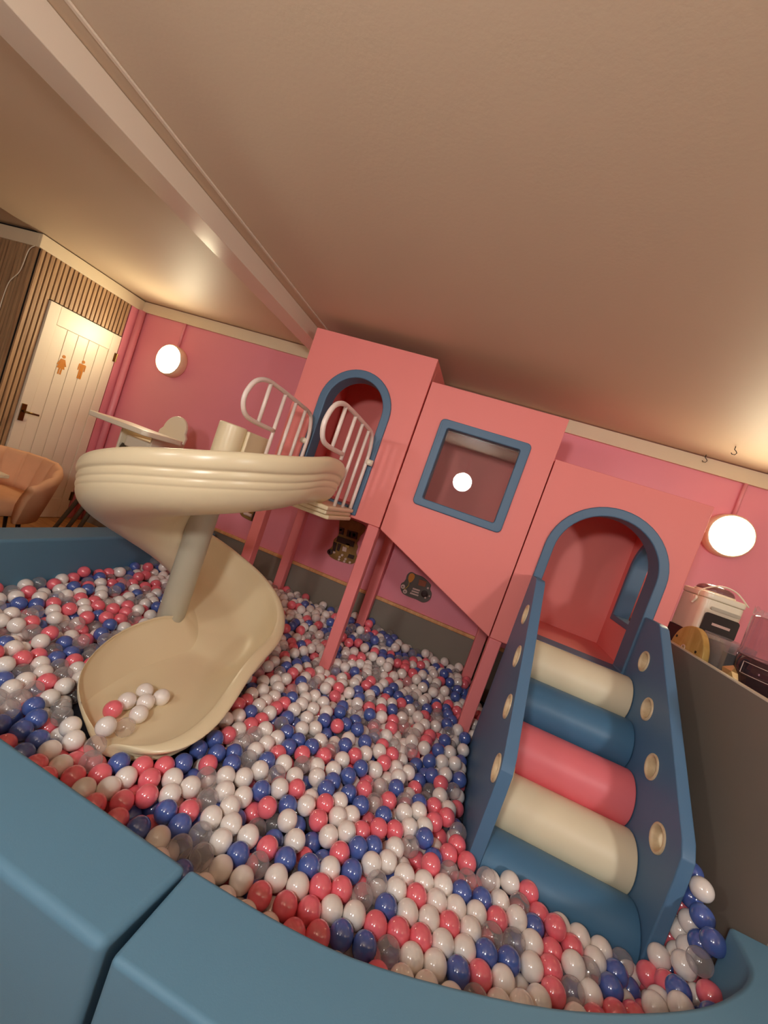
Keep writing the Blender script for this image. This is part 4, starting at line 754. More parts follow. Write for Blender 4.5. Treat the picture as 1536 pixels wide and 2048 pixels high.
    '820 1253 103 0 600 1204 38 0 698 1235 102 0 162 1110 38 0 -320 999 38 0 849 1277 38 0 498 1201 99 0 87 1103 38 0 726 1259 38 0 877 1301 102 2 566 1228 99 0 389 1184 38 0 757 1282 102 0 -623 955 38 0 '
    '-910 888 38 0 457 1211 38 0 895 1316 38 0 635 1260 98 0 939 1334 104 0 526 1235 38 0 959 1342 38 0 782 1305 38 0 -981 890 38 2 1025 1368 101 0 1013 1363 38 1 810 1330 99 0 590 1275 38 1 657 1292 38 1 '
    '-1055 889 38 2 -771 958 38 0 1066 1397 38 1 -1018 913 98 0 45 1163 38 0 -1125 888 38 0 1083 1416 103 1 841 1358 38 3 876 1372 102 3 720 1334 38 3 -1198 888 38 0 1107 1443 162 1 908 1393 38 1 942 1406 103 1 '
    '1110 1445 38 1 778 1368 38 1 -1090 930 88 0 -1163 915 97 2 -1271 887 38 1 973 1422 38 0 -1312 887 99 2 1006 1436 103 1 1126 1470 103 3 -1237 912 98 2 -1353 886 38 2 1038 1455 38 0 -293 1140 38 0 -1426 886 38 0 '
    '850 1431 38 2 -1152 959 38 2 -1388 906 98 0 1057 1486 102 1 -1479 885 88 0 1138 1507 38 1 913 1454 38 1 -1081 984 38 0 -1226 953 38 2 -1534 885 38 0 -1312 947 38 0 535 1384 38 0 782 1445 38 0 1073 1515 38 0 '
    '1148 1538 103 0 -1609 884 38 0 -1191 988 93 0 -1547 907 106 3 998 1513 38 0 -1677 884 111 1 -1391 950 38 3 -1683 884 38 0 209 1333 38 0 -1445 952 88 1 -1750 883 112 0 -1310 988 100 3 346 1379 38 0 -1756 883 38 0 '
    '1149 1570 38 3 935 1520 38 1 -1138 1033 38 0 -423 1203 38 0 -1617 924 100 0 -1498 949 38 1 -579 1170 38 0 -1274 1007 38 0 -650 1155 38 0 -1822 882 101 0 -728 1142 38 0 476 1432 38 0 -1860 882 38 0 -1573 950 38 0 '
    '788 1509 38 2 1150 1602 104 0 -1208 1041 38 0 -1897 882 102 0 -1344 1010 38 2 -132 1297 38 0 545 1461 38 0 -1394 1005 93 0 -1647 948 38 2 -1934 881 38 0 -1535 979 95 0 -63 1330 38 0 -1442 1005 38 0 -1257 1057 93 3 '
    '-1685 957 101 3 226 1408 38 0 -2005 881 38 1 -1722 949 38 0 5 1358 38 0 -1809 931 38 1 -339 1279 38 1 -2042 880 103 0 -1969 899 100 1 666 1520 38 0 -1023 1120 38 0 1151 1635 38 0 -1768 954 97 3 -623 1222 38 0 '
    '-2076 880 38 0 -1608 997 92 2 1079 1632 38 0 -2122 880 94 0 826 1575 38 0 425 1480 38 0 -1473 1034 98 0 -1514 1022 38 0 -1304 1072 38 0 -1854 948 96 3 -2169 879 149 3 -1393 1062 38 0 -1917 944 135 2 1153 1670 103 2 '
    '484 1509 38 1 -1901 945 38 0 -2182 879 38 3 748 1573 38 0 -958 1174 38 0 -125 1372 38 1 -2222 879 99 0 -1239 1109 38 1 -1350 1086 93 1 -1653 1020 38 3 -2278 878 146 3 -2259 879 38 2 -1586 1040 38 3 171 1456 38 1 '
    '-1546 1053 99 3 -1777 998 38 2 685 1581 38 1 928 1641 38 0 -1973 957 38 0 -1465 1077 38 3 -1424 1090 99 0 1154 1700 38 3 -2045 943 38 2 -2021 952 107 2 -1122 1162 38 0 -2343 878 112 0 -1696 1031 106 2 -1850 994 38 1 '
    '-2127 928 38 0 -2343 878 38 2 859 1636 38 0 95 1456 38 0 365 1526 38 0 -666 1283 38 0 -1822 1014 104 2 -2096 949 100 3 -908 1227 38 1 -2174 933 92 0 -1724 1037 38 0 -496 1329 38 0 -1905 998 86 0 -1631 1067 92 0 '
    '-426 1349 38 0 -1339 1135 38 1 787 1638 38 0 -1197 1170 38 0 434 1556 38 0 -1534 1094 38 0 -1967 997 128 2 -1496 1108 99 0 498 1583 38 0 -1413 1132 38 1 -2225 941 38 3 -2147 967 152 1 -2265 938 104 0 -1765 1060 95 0 '
    '-1271 1176 38 0 -31 1471 38 0 -2297 936 38 3 640 1640 38 0 1157 1762 38 3 -1675 1093 38 2 -2064 1007 133 1 -1956 1029 38 0 -2098 995 38 0 -1608 1111 38 1 -1568 1124 100 0 37 1502 38 0 -1813 1064 38 0 -2025 1015 38 0 '
    '205 1544 38 1 306 1569 38 1 -2342 947 96 2 -1886 1052 38 0 -1484 1147 38 0 -2167 986 38 3 -708 1337 38 0 -252 1449 38 0 -1708 1107 103 0 -898 1301 38 0 -546 1384 38 2 -2213 995 101 0 -1855 1080 99 3 -2134 1015 96 1 '
    '-1939 1063 103 1 -1750 1106 38 3 1159 1798 102 0 -2012 1049 101 1 755 1702 38 1 435 1627 38 0 -2342 976 162 0 -1641 1140 97 3 -1497 1183 103 0 -1557 1166 38 0 -2275 1001 142 1 500 1654 38 1 -1038 1292 38 1 -2280 1000 68 3 '
    '-1432 1200 38 0 681 1702 38 0 -2342 986 38 0 80 1562 38 0 -2177 1036 152 0 244 1604 38 1 -967 1319 38 0 -24 1543 38 0 1161 1826 38 0 -1777 1135 104 2 -847 1353 38 0 -1298 1248 38 0 615 1702 38 1 -2222 1031 38 1 '
    '-2008 1084 38 0 -2080 1068 38 3 -2107 1067 143 2 -1865 1120 38 3 -1937 1104 38 0 158 1600 38 0 -1702 1160 38 1 -2154 1055 38 3 -1629 1182 38 3 -682 1406 38 0 -1591 1195 99 2 -2342 1018 102 3 311 1645 38 0 -759 1395 38 1 '
    '-1506 1219 38 1 -1911 1130 102 1 -1801 1155 38 3 378 1674 38 1 -1985 1119 101 0 496 1708 87 0 -153 1553 38 0 -2059 1106 105 3 -2200 1073 93 3 -551 1464 38 0 -1660 1207 125 0 -2275 1065 105 3 19 1605 38 1 -1181 1324 38 0 '
    '-2342 1056 166 3 -1731 1198 106 0 -2127 1104 84 0 -2231 1086 159 2 -2342 1055 38 1 -1578 1237 38 0 -1856 1175 86 1 91 1636 38 0 -826 1424 38 0 -2164 1113 146 1 -395 1529 38 0 -1802 1202 129 1 -2059 1137 38 0 -2263 1090 38 3 '
    '-1916 1173 38 1 -1755 1213 38 2 -1988 1158 38 0 -1684 1232 38 0 -655 1475 38 0 -499 1517 38 0 -2191 1121 38 3 271 1703 38 0 -1625 1262 89 2 -2342 1094 102 1 -1957 1188 97 0 -1525 1290 38 0 -2106 1157 129 0 -310 1581 38 0 '
    '-2033 1177 103 1 -2298 1118 156 3 142 1689 38 0 -1830 1224 38 0 338 1737 38 0 -38 1648 38 3 -2127 1159 38 3 -2241 1136 98 3 -1898 1219 128 0 -1698 1265 101 2 -596 1523 38 0 32 1676 38 0 -1397 1345 38 0 -2172 1165 94 2 '
    '-2342 1123 38 1 -1786 1260 85 0 -1595 1311 38 0 204 1738 38 0 -1901 1244 38 0 -2047 1210 38 0 -1665 1300 38 2 -1736 1284 38 2 -1975 1230 38 3 -2276 1159 38 2 -1822 1274 149 3 -1999 1235 135 1 -211 1654 38 1 -2316 1160 100 1 '
    '-737 1532 38 0 84 1730 38 2 -2212 1191 38 3 -2097 1220 90 1 -1873 1281 96 0 -1945 1266 94 1 -2154 1221 139 1 -1831 1293 38 3 348 1809 38 2 -119 1700 38 2 -1543 1364 38 0 -1743 1325 99 0 -333 1656 38 2 -2146 1228 38 0 '
    '-2281 1208 144 3 -614 1598 38 0 -2220 1222 104 1 -2342 1190 38 1 -2026 1267 76 1 -497 1633 38 0 -2066 1267 139 0 -426 1656 38 1 -1817 1331 100 0 -1706 1359 38 1 -1486 1411 38 1 -271 1699 38 0 -1626 1379 38 0 -2091 1269 38 3 '
    '-1904 1315 38 3 -1778 1346 38 3 205 1816 38 0 25 1774 38 0 -2273 1232 38 3 -192 1726 38 1 -1975 1305 38 3 -763 1596 38 0 -2342 1229 107 3 -1420 1445 38 0 -2157 1277 91 3 -82 1766 38 2 -1951 1328 132 0 -2209 1267 38 0 '
    '-1889 1355 99 1 -2210 1283 143 1 348 1884 38 0 82 1822 38 0 -1849 1366 38 3 -2276 1269 102 0 -1571 1433 38 2 -2021 1334 107 2 -1747 1398 87 0 -2342 1255 38 3 -704 1643 38 0 -2095 1319 94 3 -2046 1329 38 2 -482 1706 38 2 '
    '-2145 1320 149 1 -413 1726 38 1 145 1860 38 1 -23 1825 38 0 -1827 1403 118 0 -2142 1325 38 0 -278 1772 38 0 214 1891 38 0 -1917 1387 38 0 -2271 1304 38 1 -1799 1416 38 2 -2215 1323 82 0 -139 1814 38 0 -1992 1378 38 0 '
    '-776 1669 38 0 -210 1803 38 0 -2342 1302 110 0 -1953 1395 101 3 -1637 1468 38 0 -1896 1412 145 3 -554 1727 38 2 -2009 1394 149 3 -1867 1430 64 0 -2342 1320 38 1 -2073 1388 110 1 -2148 1370 95 1 24 1883 38 1 -2283 1344 102 3 '
    '-2205 1364 143 3 -1576 1509 38 1 -85 1863 38 0 1178 2177 349 0 -707 1716 38 0 -2061 1397 38 3 -1758 1471 69 0 -626 1741 38 2 -460 1782 38 1 -2195 1375 38 0 110 1924 38 1 -2016 1431 84 0 -1511 1552 38 1 -1961 1448 38 0 '
    '-300 1843 38 1 -2269 1378 38 2 -2133 1411 38 3 -1925 1464 101 3 -1825 1486 38 1 175 1961 38 2 -2342 1371 137 1 -152 1886 38 0 -533 1798 38 1 246 1982 38 2 -782 1740 38 1 -2272 1395 154 3 -2152 1424 146 0 -226 1875 38 2 '
    '-1984 1465 146 0 -2058 1451 150 3 -2231 1412 92 0 -2342 1383 38 3 -1899 1490 38 0 -2106 1449 96 3 310 2021 38 0 46 1960 38 0 -685 1788 38 0 -1814 1526 97 0 -370 1866 38 0 -606 1813 38 3 -2304 1415 91 3 -2058 1472 38 0 '
    '-27 1961 38 0 -2222 1449 156 3 -2195 1450 38 1 110 1999 38 0 -2032 1499 101 3 -1889 1533 97 0 -1517 1622 38 0 -1707 1578 38 3 -1996 1511 38 0 -287 1916 38 2 -755 1808 38 2 -2269 1450 38 3 -1850 1553 38 3 -2132 1487 38 0 '
    '-199 1945 38 1 -2134 1496 154 0 -2186 1485 101 1 -2342 1448 38 3 -829 1816 38 0 -2261 1483 103 0 -663 1859 38 0 -2102 1524 93 1 275 2085 38 0 -357 1939 38 1 -590 1885 38 0 -2342 1476 107 3 -430 1929 38 3 -1772 1611 38 0 '
    '-2061 1545 38 1 -11 2032 38 0 -2081 1550 160 0 -2196 1519 38 0 1186 2341 438 0 -2225 1523 155 1 -261 1983 38 1 -735 1877 38 0 -2035 1574 101 1 -1707 1650 38 0 -1941 1598 92 0 -1999 1586 38 1 -2269 1523 38 3 -1895 1613 38 0 '
    '-503 1944 38 0 -2132 1559 38 0 1187 2363 371 0 -2166 1558 104 3 -2342 1513 38 0 -1532 1708 38 0 -200 2028 38 0 -101 2053 38 0 -2342 1529 158 0 -808 1887 38 0 -1648 1691 38 2 -2308 1540 95 1 -649 1932 38 1 -2239 1562 93 3 '
    '-329 2013 38 1 -2105 1598 96 0 348 2180 38 0 258 2159 38 2 -1772 1687 38 1 -2063 1620 38 0 -2002 1638 96 2 -1955 1647 38 0 -2280 1577 153 0 -2199 1594 38 0 -719 1948 38 0 -1828 1691 101 0 -270 2058 38 2 -55 2111 38 0 '
    '-556 1996 38 1 -2342 1579 38 2 -2272 1596 38 3 -1898 1688 38 2 -2137 1633 38 2 -2200 1625 103 0 -861 1941 38 0 -392 2052 38 0 -792 1959 38 0 -1577 1778 100 0 -210 2103 38 0 -2342 1603 106 0 19 2159 38 0 289 2226 38 2 '
    '-2023 1680 38 0 -1831 1726 38 0 -2064 1677 103 0 -2274 1630 102 0 -2137 1665 104 3 -504 2049 38 0 -330 2093 38 0 -1767 1759 38 3 -2199 1659 38 0 -1962 1723 38 3 -1809 1762 98 0 -2342 1640 168 0 -2236 1666 155 0 348 2272 38 1 '
    '-1697 1792 38 3 -731 2021 38 1 -2342 1647 38 1 222 2258 38 0 -2275 1669 38 3 1168 2501 350 0 -43 2202 38 0 -1896 1763 38 0 -875 2012 38 2 -465 2112 38 0 -804 2033 38 0 -149 2191 38 0 -237 2170 38 0 -2342 1677 103 0 '
    '25 2234 38 0 -2112 1733 96 1 -2043 1747 38 3 -644 2080 38 2 -1830 1801 38 0 -2157 1726 38 0 280 2304 38 2 -2275 1703 103 3 -762 2064 90 0 -1761 1832 38 0 -2230 1728 38 0 -1958 1794 38 3 -2342 1714 166 1 1196 2561 328 0 '
    '-718 2094 38 1 348 2347 38 0 -100 2247 38 3 -2342 1718 38 2 -1702 1872 38 1 -1631 1890 38 1 -2110 1780 38 2 154 2317 38 0 -1894 1834 38 0 -551 2153 38 0 -2176 1773 95 0 -206 2239 38 0 -1762 1879 94 0 -1969 1831 102 0 '
    '-792 2107 38 1 -483 2183 38 0 220 2352 38 0 -2284 1760 38 1 -2250 1771 99 1 -2028 1821 38 0 -630 2153 38 0 1168 2598 378 0 -873 2099 38 0 -1153 2033 38 0 9 2309 38 0 -1466 1970 38 0 -2219 1793 38 2 285 2386 38 0 '
    '-279 2254 38 0 -159 2294 38 2 -1961 1870 38 1 -1916 1883 97 0 -703 2168 38 2 -1538 1971 38 1 -2037 1860 101 1 -2155 1830 38 3 -1612 1959 38 2 -1680 1944 38 1 -1753 1928 38 3 348 2425 38 0 -2091 1856 38 3 -2342 1799 38 0 '
    '-1880 1908 38 0 1201 2656 403 0 -590 2215 38 2 157 2392 38 1 -348 2278 38 2 -55 2349 38 0 -775 2179 38 1 -229 2309 38 0 -845 2168 38 1 -2026 1893 38 0 -493 2256 38 1 -2279 1835 38 0 221 2426 38 3 -1139 2105 38 0 '
    '-2342 1826 105 0 82 2400 38 0 11 2384 38 0 -1355 2066 38 0 -1945 1932 153 0 -1820 1957 38 1 1168 2680 348 0 -1758 1976 93 0 -1285 2087 38 0 -1658 2001 78 1 -129 2361 38 1 285 2464 38 2 -2218 1873 38 1 -1946 1939 38 0 '
    '-658 2244 38 2 -2174 1890 103 2 -609 2263 91 0 -1605 2031 38 3 -2147 1905 38 0 -1721 2007 38 0 -560 2282 38 0 -1887 1973 63 0 -2342 1871 163 0 -2342 1870 38 1 -2234 1901 147 0 159 2466 38 0 -1827 2000 99 0 -457 2322 38 1 '
    '-2085 1939 38 0 -821 2238 38 0 -51 2424 38 0 -2009 1972 159 0 -2014 1967 38 1 -1967 1982 100 3 -191 2400 38 1 1168 2734 307 0 -2278 1907 38 0 -1793 2026 38 0 222 2504 38 1 86 2473 38 0 -1255 2157 38 0 -1706 2054 101 1 '
    '-1669 2063 38 0 -627 2311 38 0 -2342 1908 101 1 -1022 2219 38 0 -1328 2149 38 0 -125 2434 38 0 -2213 1941 38 3 -2106 1972 99 2 -526 2347 38 3 -702 2306 38 1 -1945 2013 38 0 -2204 1956 109 2 -2152 1975 158 0 -774 2297 38 0 '
    '-825 2287 92 0 -2277 1945 103 1 -1910 2032 102 3 -2038 2004 98 0 -2146 1975 38 2 -1876 2043 38 0 -1739 2076 38 1 59 2507 98 0 -1611 2110 38 0 -1775 2075 99 1 -2342 1946 38 0 -2081 2010 38 0 -466 2392 38 0 -1849 2071 98 0 '
    '-356 2426 38 0 -899 2299 38 2 -47 2501 38 1 169 2553 38 0 -1160 2240 38 0 -286 2447 38 0 -2014 2039 38 0 -594 2378 38 0 -2277 1982 38 0 -217 2470 38 0 95 2546 38 0 22 2530 38 0 -1977 2060 97 0 -2166 2016 99 1 '
    '-1812 2097 38 3 -2240 2002 153 0 -1687 2132 38 0 -669 2374 38 0 -1724 2127 103 1 -837 2335 38 0 -2342 1983 101 2 -1324 2222 38 0 -152 2502 38 0 -2212 2017 38 0 -2099 2048 100 0 -743 2367 38 1 -1939 2085 38 0 -2142 2049 161 0 '
    '-423 2451 38 0 -339 2475 90 0 -1910 2105 103 0 -57 2544 98 0 -1243 2266 99 0 -1172 2283 99 0 -2144 2051 38 1 88 2588 98 0 -1759 2149 38 1 -2342 2015 38 0 -1880 2125 38 1 -1087 2317 98 0 -2232 2050 97 0 -2078 2085 38 3 '
    '-1843 2144 101 3 -1012 2341 96 0 -100 2554 38 2 -1141 2312 38 1 -968 2353 38 1 -1798 2164 168 0 -1210 2297 38 0 -898 2372 38 1 -32 2578 38 1 -1284 2282 38 0 47 2597 38 1 -2008 2111 38 1 119 2617 38 3 -600 2448 38 2 '
    '-2276 2052 38 0 -309 2519 38 1 -809 2403 38 0 -238 2539 38 0 -2160 2087 100 0 -1056 2346 38 3 -1708 2195 78 2 -1378 2273 38 3 -1778 2183 98 1 -1979 2136 100 0 1213 2904 291 0 -385 2514 38 0 -1450 2263 38 0 -675 2447 38 0 '
    '-1823 2176 38 1 -1522 2249 38 0 -2210 2088 38 3 -2064 2132 164 0 293 2684 38 0 -172 2574 38 1 -1943 2157 38 3 -1594 2241 38 2 -745 2442 38 1 -534 2495 38 0 -1953 2168 163 0 -459 2515 38 0 -1224 2338 98 0 -2144 2119 38 0 '
    '-2106 2134 102 0 -1908 2180 103 0 -2283 2094 129 0 -1298 2327 100 0 -1613 2256 152 0 -2342 2084 171 0 -1654 2245 89 2 -1767 2219 38 1 -1562 2270 99 3 -2342 2089 38 0 -1062 2396 94 0 -1334 2330 38 0 -1120 2381 38 3 -871 2441 38 0 '
    '-1190 2366 38 2 -211 2601 96 0 -2223 2125 101 0 -713 2482 90 0 200 2696 38 0 -1014 2409 38 1 -9 2648 38 0 -2040 2171 105 0 -2078 2159 38 3 -1265 2353 38 2 348 2734 38 0 -120 2625 38 0 -1891 2206 38 2 64 2671 38 2 '
    '-946 2432 38 1 1216 2955 237 0 -2012 2182 38 1 -1704 2259 38 1 -2276 2125 38 0 -1752 2253 103 3 -603 2522 38 1 -1370 2348 100 0 -1422 2333 38 1 1216 2965 164 1 -812 2479 38 0 -262 2610 38 3 -1976 2209 105 1 -1497 2322 38 0 '
    '126 2707 38 3 -2342 2127 102 3 -565 2548 93 0 -336 2599 38 0 -2124 2184 166 0 -677 2521 38 2 -2168 2173 106 1 -1569 2312 38 3 -1831 2252 38 0 -1644 2296 38 2 -2212 2163 38 3 -1129 2422 106 0 -152 2654 99 0 -1694 2291 131 0 '
    '-1877 2247 99 2 -514 2566 38 0 -195 2644 38 0 250 2751 38 3 -28 2690 97 0 -1624 2314 107 1 -1955 2232 38 0 -748 2518 38 1 -945 2476 97 0 -71 2681 38 3 -1081 2443 38 3 -2144 2194 38 3 -2281 2165 104 3 -448 2597 38 0 '
    '-1537 2343 95 1 -2104 2209 99 3 408 2802 70 0 -303 2636 93 0 -1465 2366 89 1 -1773 2291 38 3 -1166 2436 38 1 7 2716 38 0 1219 3016 280 0 -1376 2390 38 2 -798 2530 90 0 -1239 2424 38 2 -1817 2290 97 0 -1862 2288 160 0 '
    '-2041 2246 109 0 180 2769 38 0 -645 2576 75 0 -584 2590 38 0 -983 2496 38 0 -2023 2250 38 0 -144 2697 38 0 -1901 2281 38 1 -1310 2424 38 2 -498 2619 88 0 -1946 2278 96 3 -1708 2332 38 1 -2227 2212 90 2 -1752 2327 100 0 '
    '-1090 2485 99 0 -1991 2276 157 0 -2098 2246 38 3 -258 2681 38 3 -849 2542 38 2 -402 2654 38 3 -1398 2422 101 0 -332 2674 38 0 108 2780 38 1 -1683 2359 102 0 -2342 2204 108 1 -1507 2399 38 3 -1647 2366 38 3 -1171 2482 97 0 '
    '-1576 2385 38 1 -1056 2509 38 0 -1436 2422 38 1 -1842 2327 38 0 428 2865 38 0 -1611 2387 103 0 -901 2554 90 0 -1886 2322 98 0 -1261 2469 88 0 -1128 2499 38 1 250 2826 38 3 -57 2755 38 0 -2175 2254 38 1 -776 2587 38 0 '
    '36 2782 38 0 -699 2609 38 0 -2221 2257 168 0 -1977 2309 38 0 -2102 2283 100 1 -543 2650 38 0 -1214 2493 38 2 -474 2668 38 3 -1471 2438 106 0 -1777 2366 38 3 1222 3089 302 0 -1375 2464 38 0 -953 2564 38 0 -433 2691 95 0 '
    '-2019 2316 100 0 -1824 2365 100 1 -633 2644 38 1 -2058 2311 38 3 181 2844 38 0 -2299 2260 88 2 -2208 2283 99 0 -1872 2365 157 0 -166 2763 38 2 1132 3077 175 0 -1914 2351 38 1 -1786 2390 158 0 -1308 2498 38 1 358 2892 38 0 '
    '-240 2752 38 0 -1746 2400 96 0 -1390 2487 141 0 404 2910 93 0 -890 2605 38 3 -314 2745 38 2 -1702 2417 38 0 -1025 2577 38 0 -402 2726 38 0 -1559 2456 38 3 -1629 2440 38 2 -1216 2541 98 2 -1489 2474 38 0 -1668 2435 102 0 '
    '-1101 2566 38 0 111 2854 38 0 -1965 2366 96 0 -1430 2492 78 3 -27 2823 38 3 -530 2708 81 0 -1175 2557 38 0 -1837 2401 38 3 -98 2813 38 2 -689 2675 71 0 -754 2659 38 1 -1599 2465 100 1 -1892 2396 93 2 -2157 2335 104 0 '
    '-826 2647 38 3 231 2898 38 0 -2084 2354 116 1 -591 2704 38 1 41 2854 38 3 -1363 2524 81 0 1225 3144 230 0 -280 2782 92 0 -1015 2611 103 0 -2019 2371 38 3 -1256 2552 38 0 -1769 2436 38 0 -480 2742 38 0 -2268 2325 110 0 '
    '1226 3164 302 0 -1937 2409 151 0 32 2874 108 0 298 2933 38 0 -435 2765 90 0 1159 3150 168 0 -1957 2412 38 2 -2342 2324 103 0 156 2914 38 2 -1731 2470 91 2 -169 2838 38 0 -1000 2643 38 2 -240 2823 38 1 -1788 2464 166 0 '
    '-1179 2606 101 0 -1327 2568 38 0 -116 2860 93 0 -1684 2489 38 0 -1466 2541 38 0 -930 2668 38 3 -385 2797 38 2 -1276 2590 98 0 -1538 2525 38 3 -1611 2508 38 3 -1071 2636 38 0 -655 2734 38 0 -315 2818 38 2 -2047 2411 94 0 '
    '-1896 2446 38 1 -551 2765 38 0 -2217 2374 88 1 -1147 2625 38 0 -70 2882 38 1 81 2922 38 1 -1218 2615 38 2 -1652 2517 99 3 -797 2717 38 0 -1399 2574 38 2 429 3009 38 0 -1979 2443 100 3 -2092 2419 152 0 -3 2909 38 2 '
    '-1830 2478 38 0 -1509 2558 102 1 -262 2853 103 0 232 2972 38 0 -1057 2672 103 0 -459 2812 38 0 -1913 2477 100 0 -2018 2450 38 0 -1264 2635 156 0 -1763 2512 38 0 51 2945 101 0 -1290 2631 38 0 1086 3198 108 0 -1778 2520 119 3 '
    '-1957 2481 162 0 -141 2904 38 0 298 3008 38 3 -1147 2671 101 0 -23 2940 103 0 -212 2893 38 0 -1469 2602 150 0 -1956 2483 38 0 -1454 2604 78 3 -1357 2626 71 2 -2342 2395 103 1 -283 2883 38 2 -1044 2703 38 1 -1719 2546 83 1 '
    '-94 2931 91 0 164 2990 38 3 1230 3255 295 0 -1663 2562 38 0 -370 2868 38 2 -1516 2598 38 0 -1589 2581 38 3 -529 2833 38 1 -1116 2695 38 3 -974 2728 38 2 -2263 2430 102 1 -1890 2518 38 1 -1190 2684 38 0 -2042 2486 98 0 '
    '27 2976 38 2 -2114 2473 101 0 -1305 2667 101 0 -168 2938 105 0 -1563 2610 100 3 -48 2966 38 1 276 3046 98 0 -612 2835 38 2 433 3083 38 0 -2194 2465 97 1 -1826 2550 38 3 -1976 2518 100 2 -1025 2745 95 0 91 3007 38 2 '
    '-1418 2650 38 0 1128 3257 92 0 359 3077 103 0 -1102 2731 105 0 -441 2885 38 3 233 3044 38 3 -2285 2457 199 0 1232 3292 229 1 137 3028 102 0 -1262 2697 38 0 -2 3002 139 0 -406 2906 100 0 -1356 2685 152 0 -2020 2522 38 0 '
    '-567 2870 87 0 -1911 2553 100 0 -1760 2586 38 3 -1335 2686 38 0 -189 2958 38 0 -2089 2508 38 0 -119 2976 38 0 -1768 2592 111 1 -331 2932 38 0 299 3082 38 2 -1459 2670 104 0 439 3121 101 0 -1174 2740 84 0 -1636 2629 38 1 '
    '-1703 2615 68 3 -1090 2760 38 2 -2342 2468 104 1 39 3031 84 3 -1564 2650 38 3 -263 2958 38 0 -1843 2587 100 0 -62 3009 94 0 -1493 2668 38 0 -1258 2727 105 1 -1954 2560 38 3 -1391 2696 88 3 -891 2816 90 0 -513 2905 38 0 '
    '142 3062 38 0 366 3116 38 0 1098 3298 158 0 -1022 2793 38 0 192 3083 88 0 -1889 2591 38 0 -2083 2548 104 0 155 3080 151 0 -2277 2503 103 0 -772 2856 38 0 -1537 2678 100 1 -1887 2598 159 0 -223 2991 128 0 -400 2945 38 2 '
    '-637 2892 78 0 -1615 2663 102 0 -2342 2496 171 0 -1816 2623 160 0 -2153 2539 58 0 1169 3333 225 0 -1147 2781 138 0 -165 3011 85 1 -1331 2737 105 1 -1074 2798 103 0 -1745 2642 166 0 301 3123 100 0 -1226 2763 38 2 -957 2828 38 0 '
    '-1497 2706 158 0 -1987 2590 100 3 427 3158 38 1 -1226 2772 152 0 -699 2892 38 0 -1823 2627 38 2 -2213 2538 104 0 -1687 2664 123 0 370 3150 103 0 1236 3368 358 0 69 3077 38 1 -583 2923 38 0 -1441 2721 38 3 -292 2997 92 0 '
    '235 3119 38 0 -541 2938 96 0 -63 3054 153 0 -1157 2793 38 0 -2093 2572 38 3 -1570 2702 162 0 -1300 2761 38 1 -1373 2750 38 1 -425 2978 101 0 -1920 2624 98 3 -2024 2597 38 0 120 3107 93 0 -223 3024 38 0 -1759 2661 38 3 '
    '-471 2966 38 1 -343 2998 38 3 -895 2869 38 0 -1785 2664 107 0 -1689 2684 38 2 -178 3048 148 0 -1616 2702 38 3 -1491 2734 89 0 -1644 2702 168 0 -759 2909 83 0 -1543 2723 38 0 -2342 2539 102 1 -1086 2834 38 3 -51 3082 84 3 '
    '-1962 2629 38 0 291 3163 38 0 164 3133 38 0 -1271 2798 97 0 -863 2894 96 0 -123 3070 101 1 -2139 2597 108 0 -1423 2766 93 0 -294 3037 154 0 420 3206 94 0 -654 2950 38 1 361 3190 38 0 -163 3068 38 0 -1202 2826 107 2 '
    '-1586 2734 96 3 241 3167 92 0 -493 2996 101 0 -2277 2574 103 0 -1020 2869 38 0 -247 3055 99 1 47 3124 92 0 -1132 2846 104 0 -1397 2787 160 0 -2051 2629 99 0 -542 2984 38 0 -1895 2665 38 0 -1660 2724 91 1 -1940 2661 160 0 '
    '-288 3047 38 0 -416 3018 38 1 -1733 2712 88 1 -1346 2803 78 3 -1474 2777 148 0 -35 3121 176 0 84 3148 153 0 -1328 2814 150 0 -1221 2836 38 1 91 3149 38 0 -727 2957 38 1 -1832 2697 38 3 -1984 2665 101 1 -2212 2612 103 3 '
    '-1793 2715 159 0 -1708 2736 155 0 -1475 2785 38 3 -1260 2843 155 0 -1002 2906 117 0 -958 2913 38 2 -1294 2834 38 1 -1153 2867 38 0 -816 2951 101 0 -2089 2648 38 0 -1406 2810 38 1 -189 3101 99 2 -1867 2711 152 0 -2282 2614 166 0 '
    '-2024 2669 38 1 -231 3093 38 0 -2145 2648 163 0 -360 3070 158 0 -443 3048 98 0 -1919 2700 99 0 -485 3036 38 0 -318 3080 98 0 118 3184 96 1 -1703 2752 38 3 402 3250 38 0 -748 2981 103 0 -361 3071 38 0 13 3167 143 0 '
    '-60 3149 112 1 -617 3015 38 0 230 3216 38 0 -2076 2677 164 0 -1092 2906 38 2 -2342 2613 104 3 -1775 2744 38 2 302 3237 38 2 -872 2960 38 1 156 3206 38 3 -1958 2706 38 1 -798 2980 38 2 186 3218 104 2 -1827 2741 98 0 '
    '-2116 2674 100 1 1108 3438 110 1 -1468 2830 96 0 -1247 2883 95 1 -132 3149 98 0 -1320 2870 101 1 -1397 2853 100 1 -300 3117 161 0 -632 3037 112 0 373 3274 102 0 -174 3142 38 2 -1025 2942 38 3 -2048 2703 99 1 -2277 2650 101 1 '
    '-1144 2918 90 3 -1895 2738 38 3 -1694 2791 102 1 -1937 2736 160 0 -432 3092 158 0 -557 3057 38 0 -432 3088 38 0 -1359 2869 38 0 -302 3120 38 1 -1070 2942 98 0 -2190 2683 101 0 -1213 2911 38 3 -872 2998 101 0 -985 2972 91 0 '
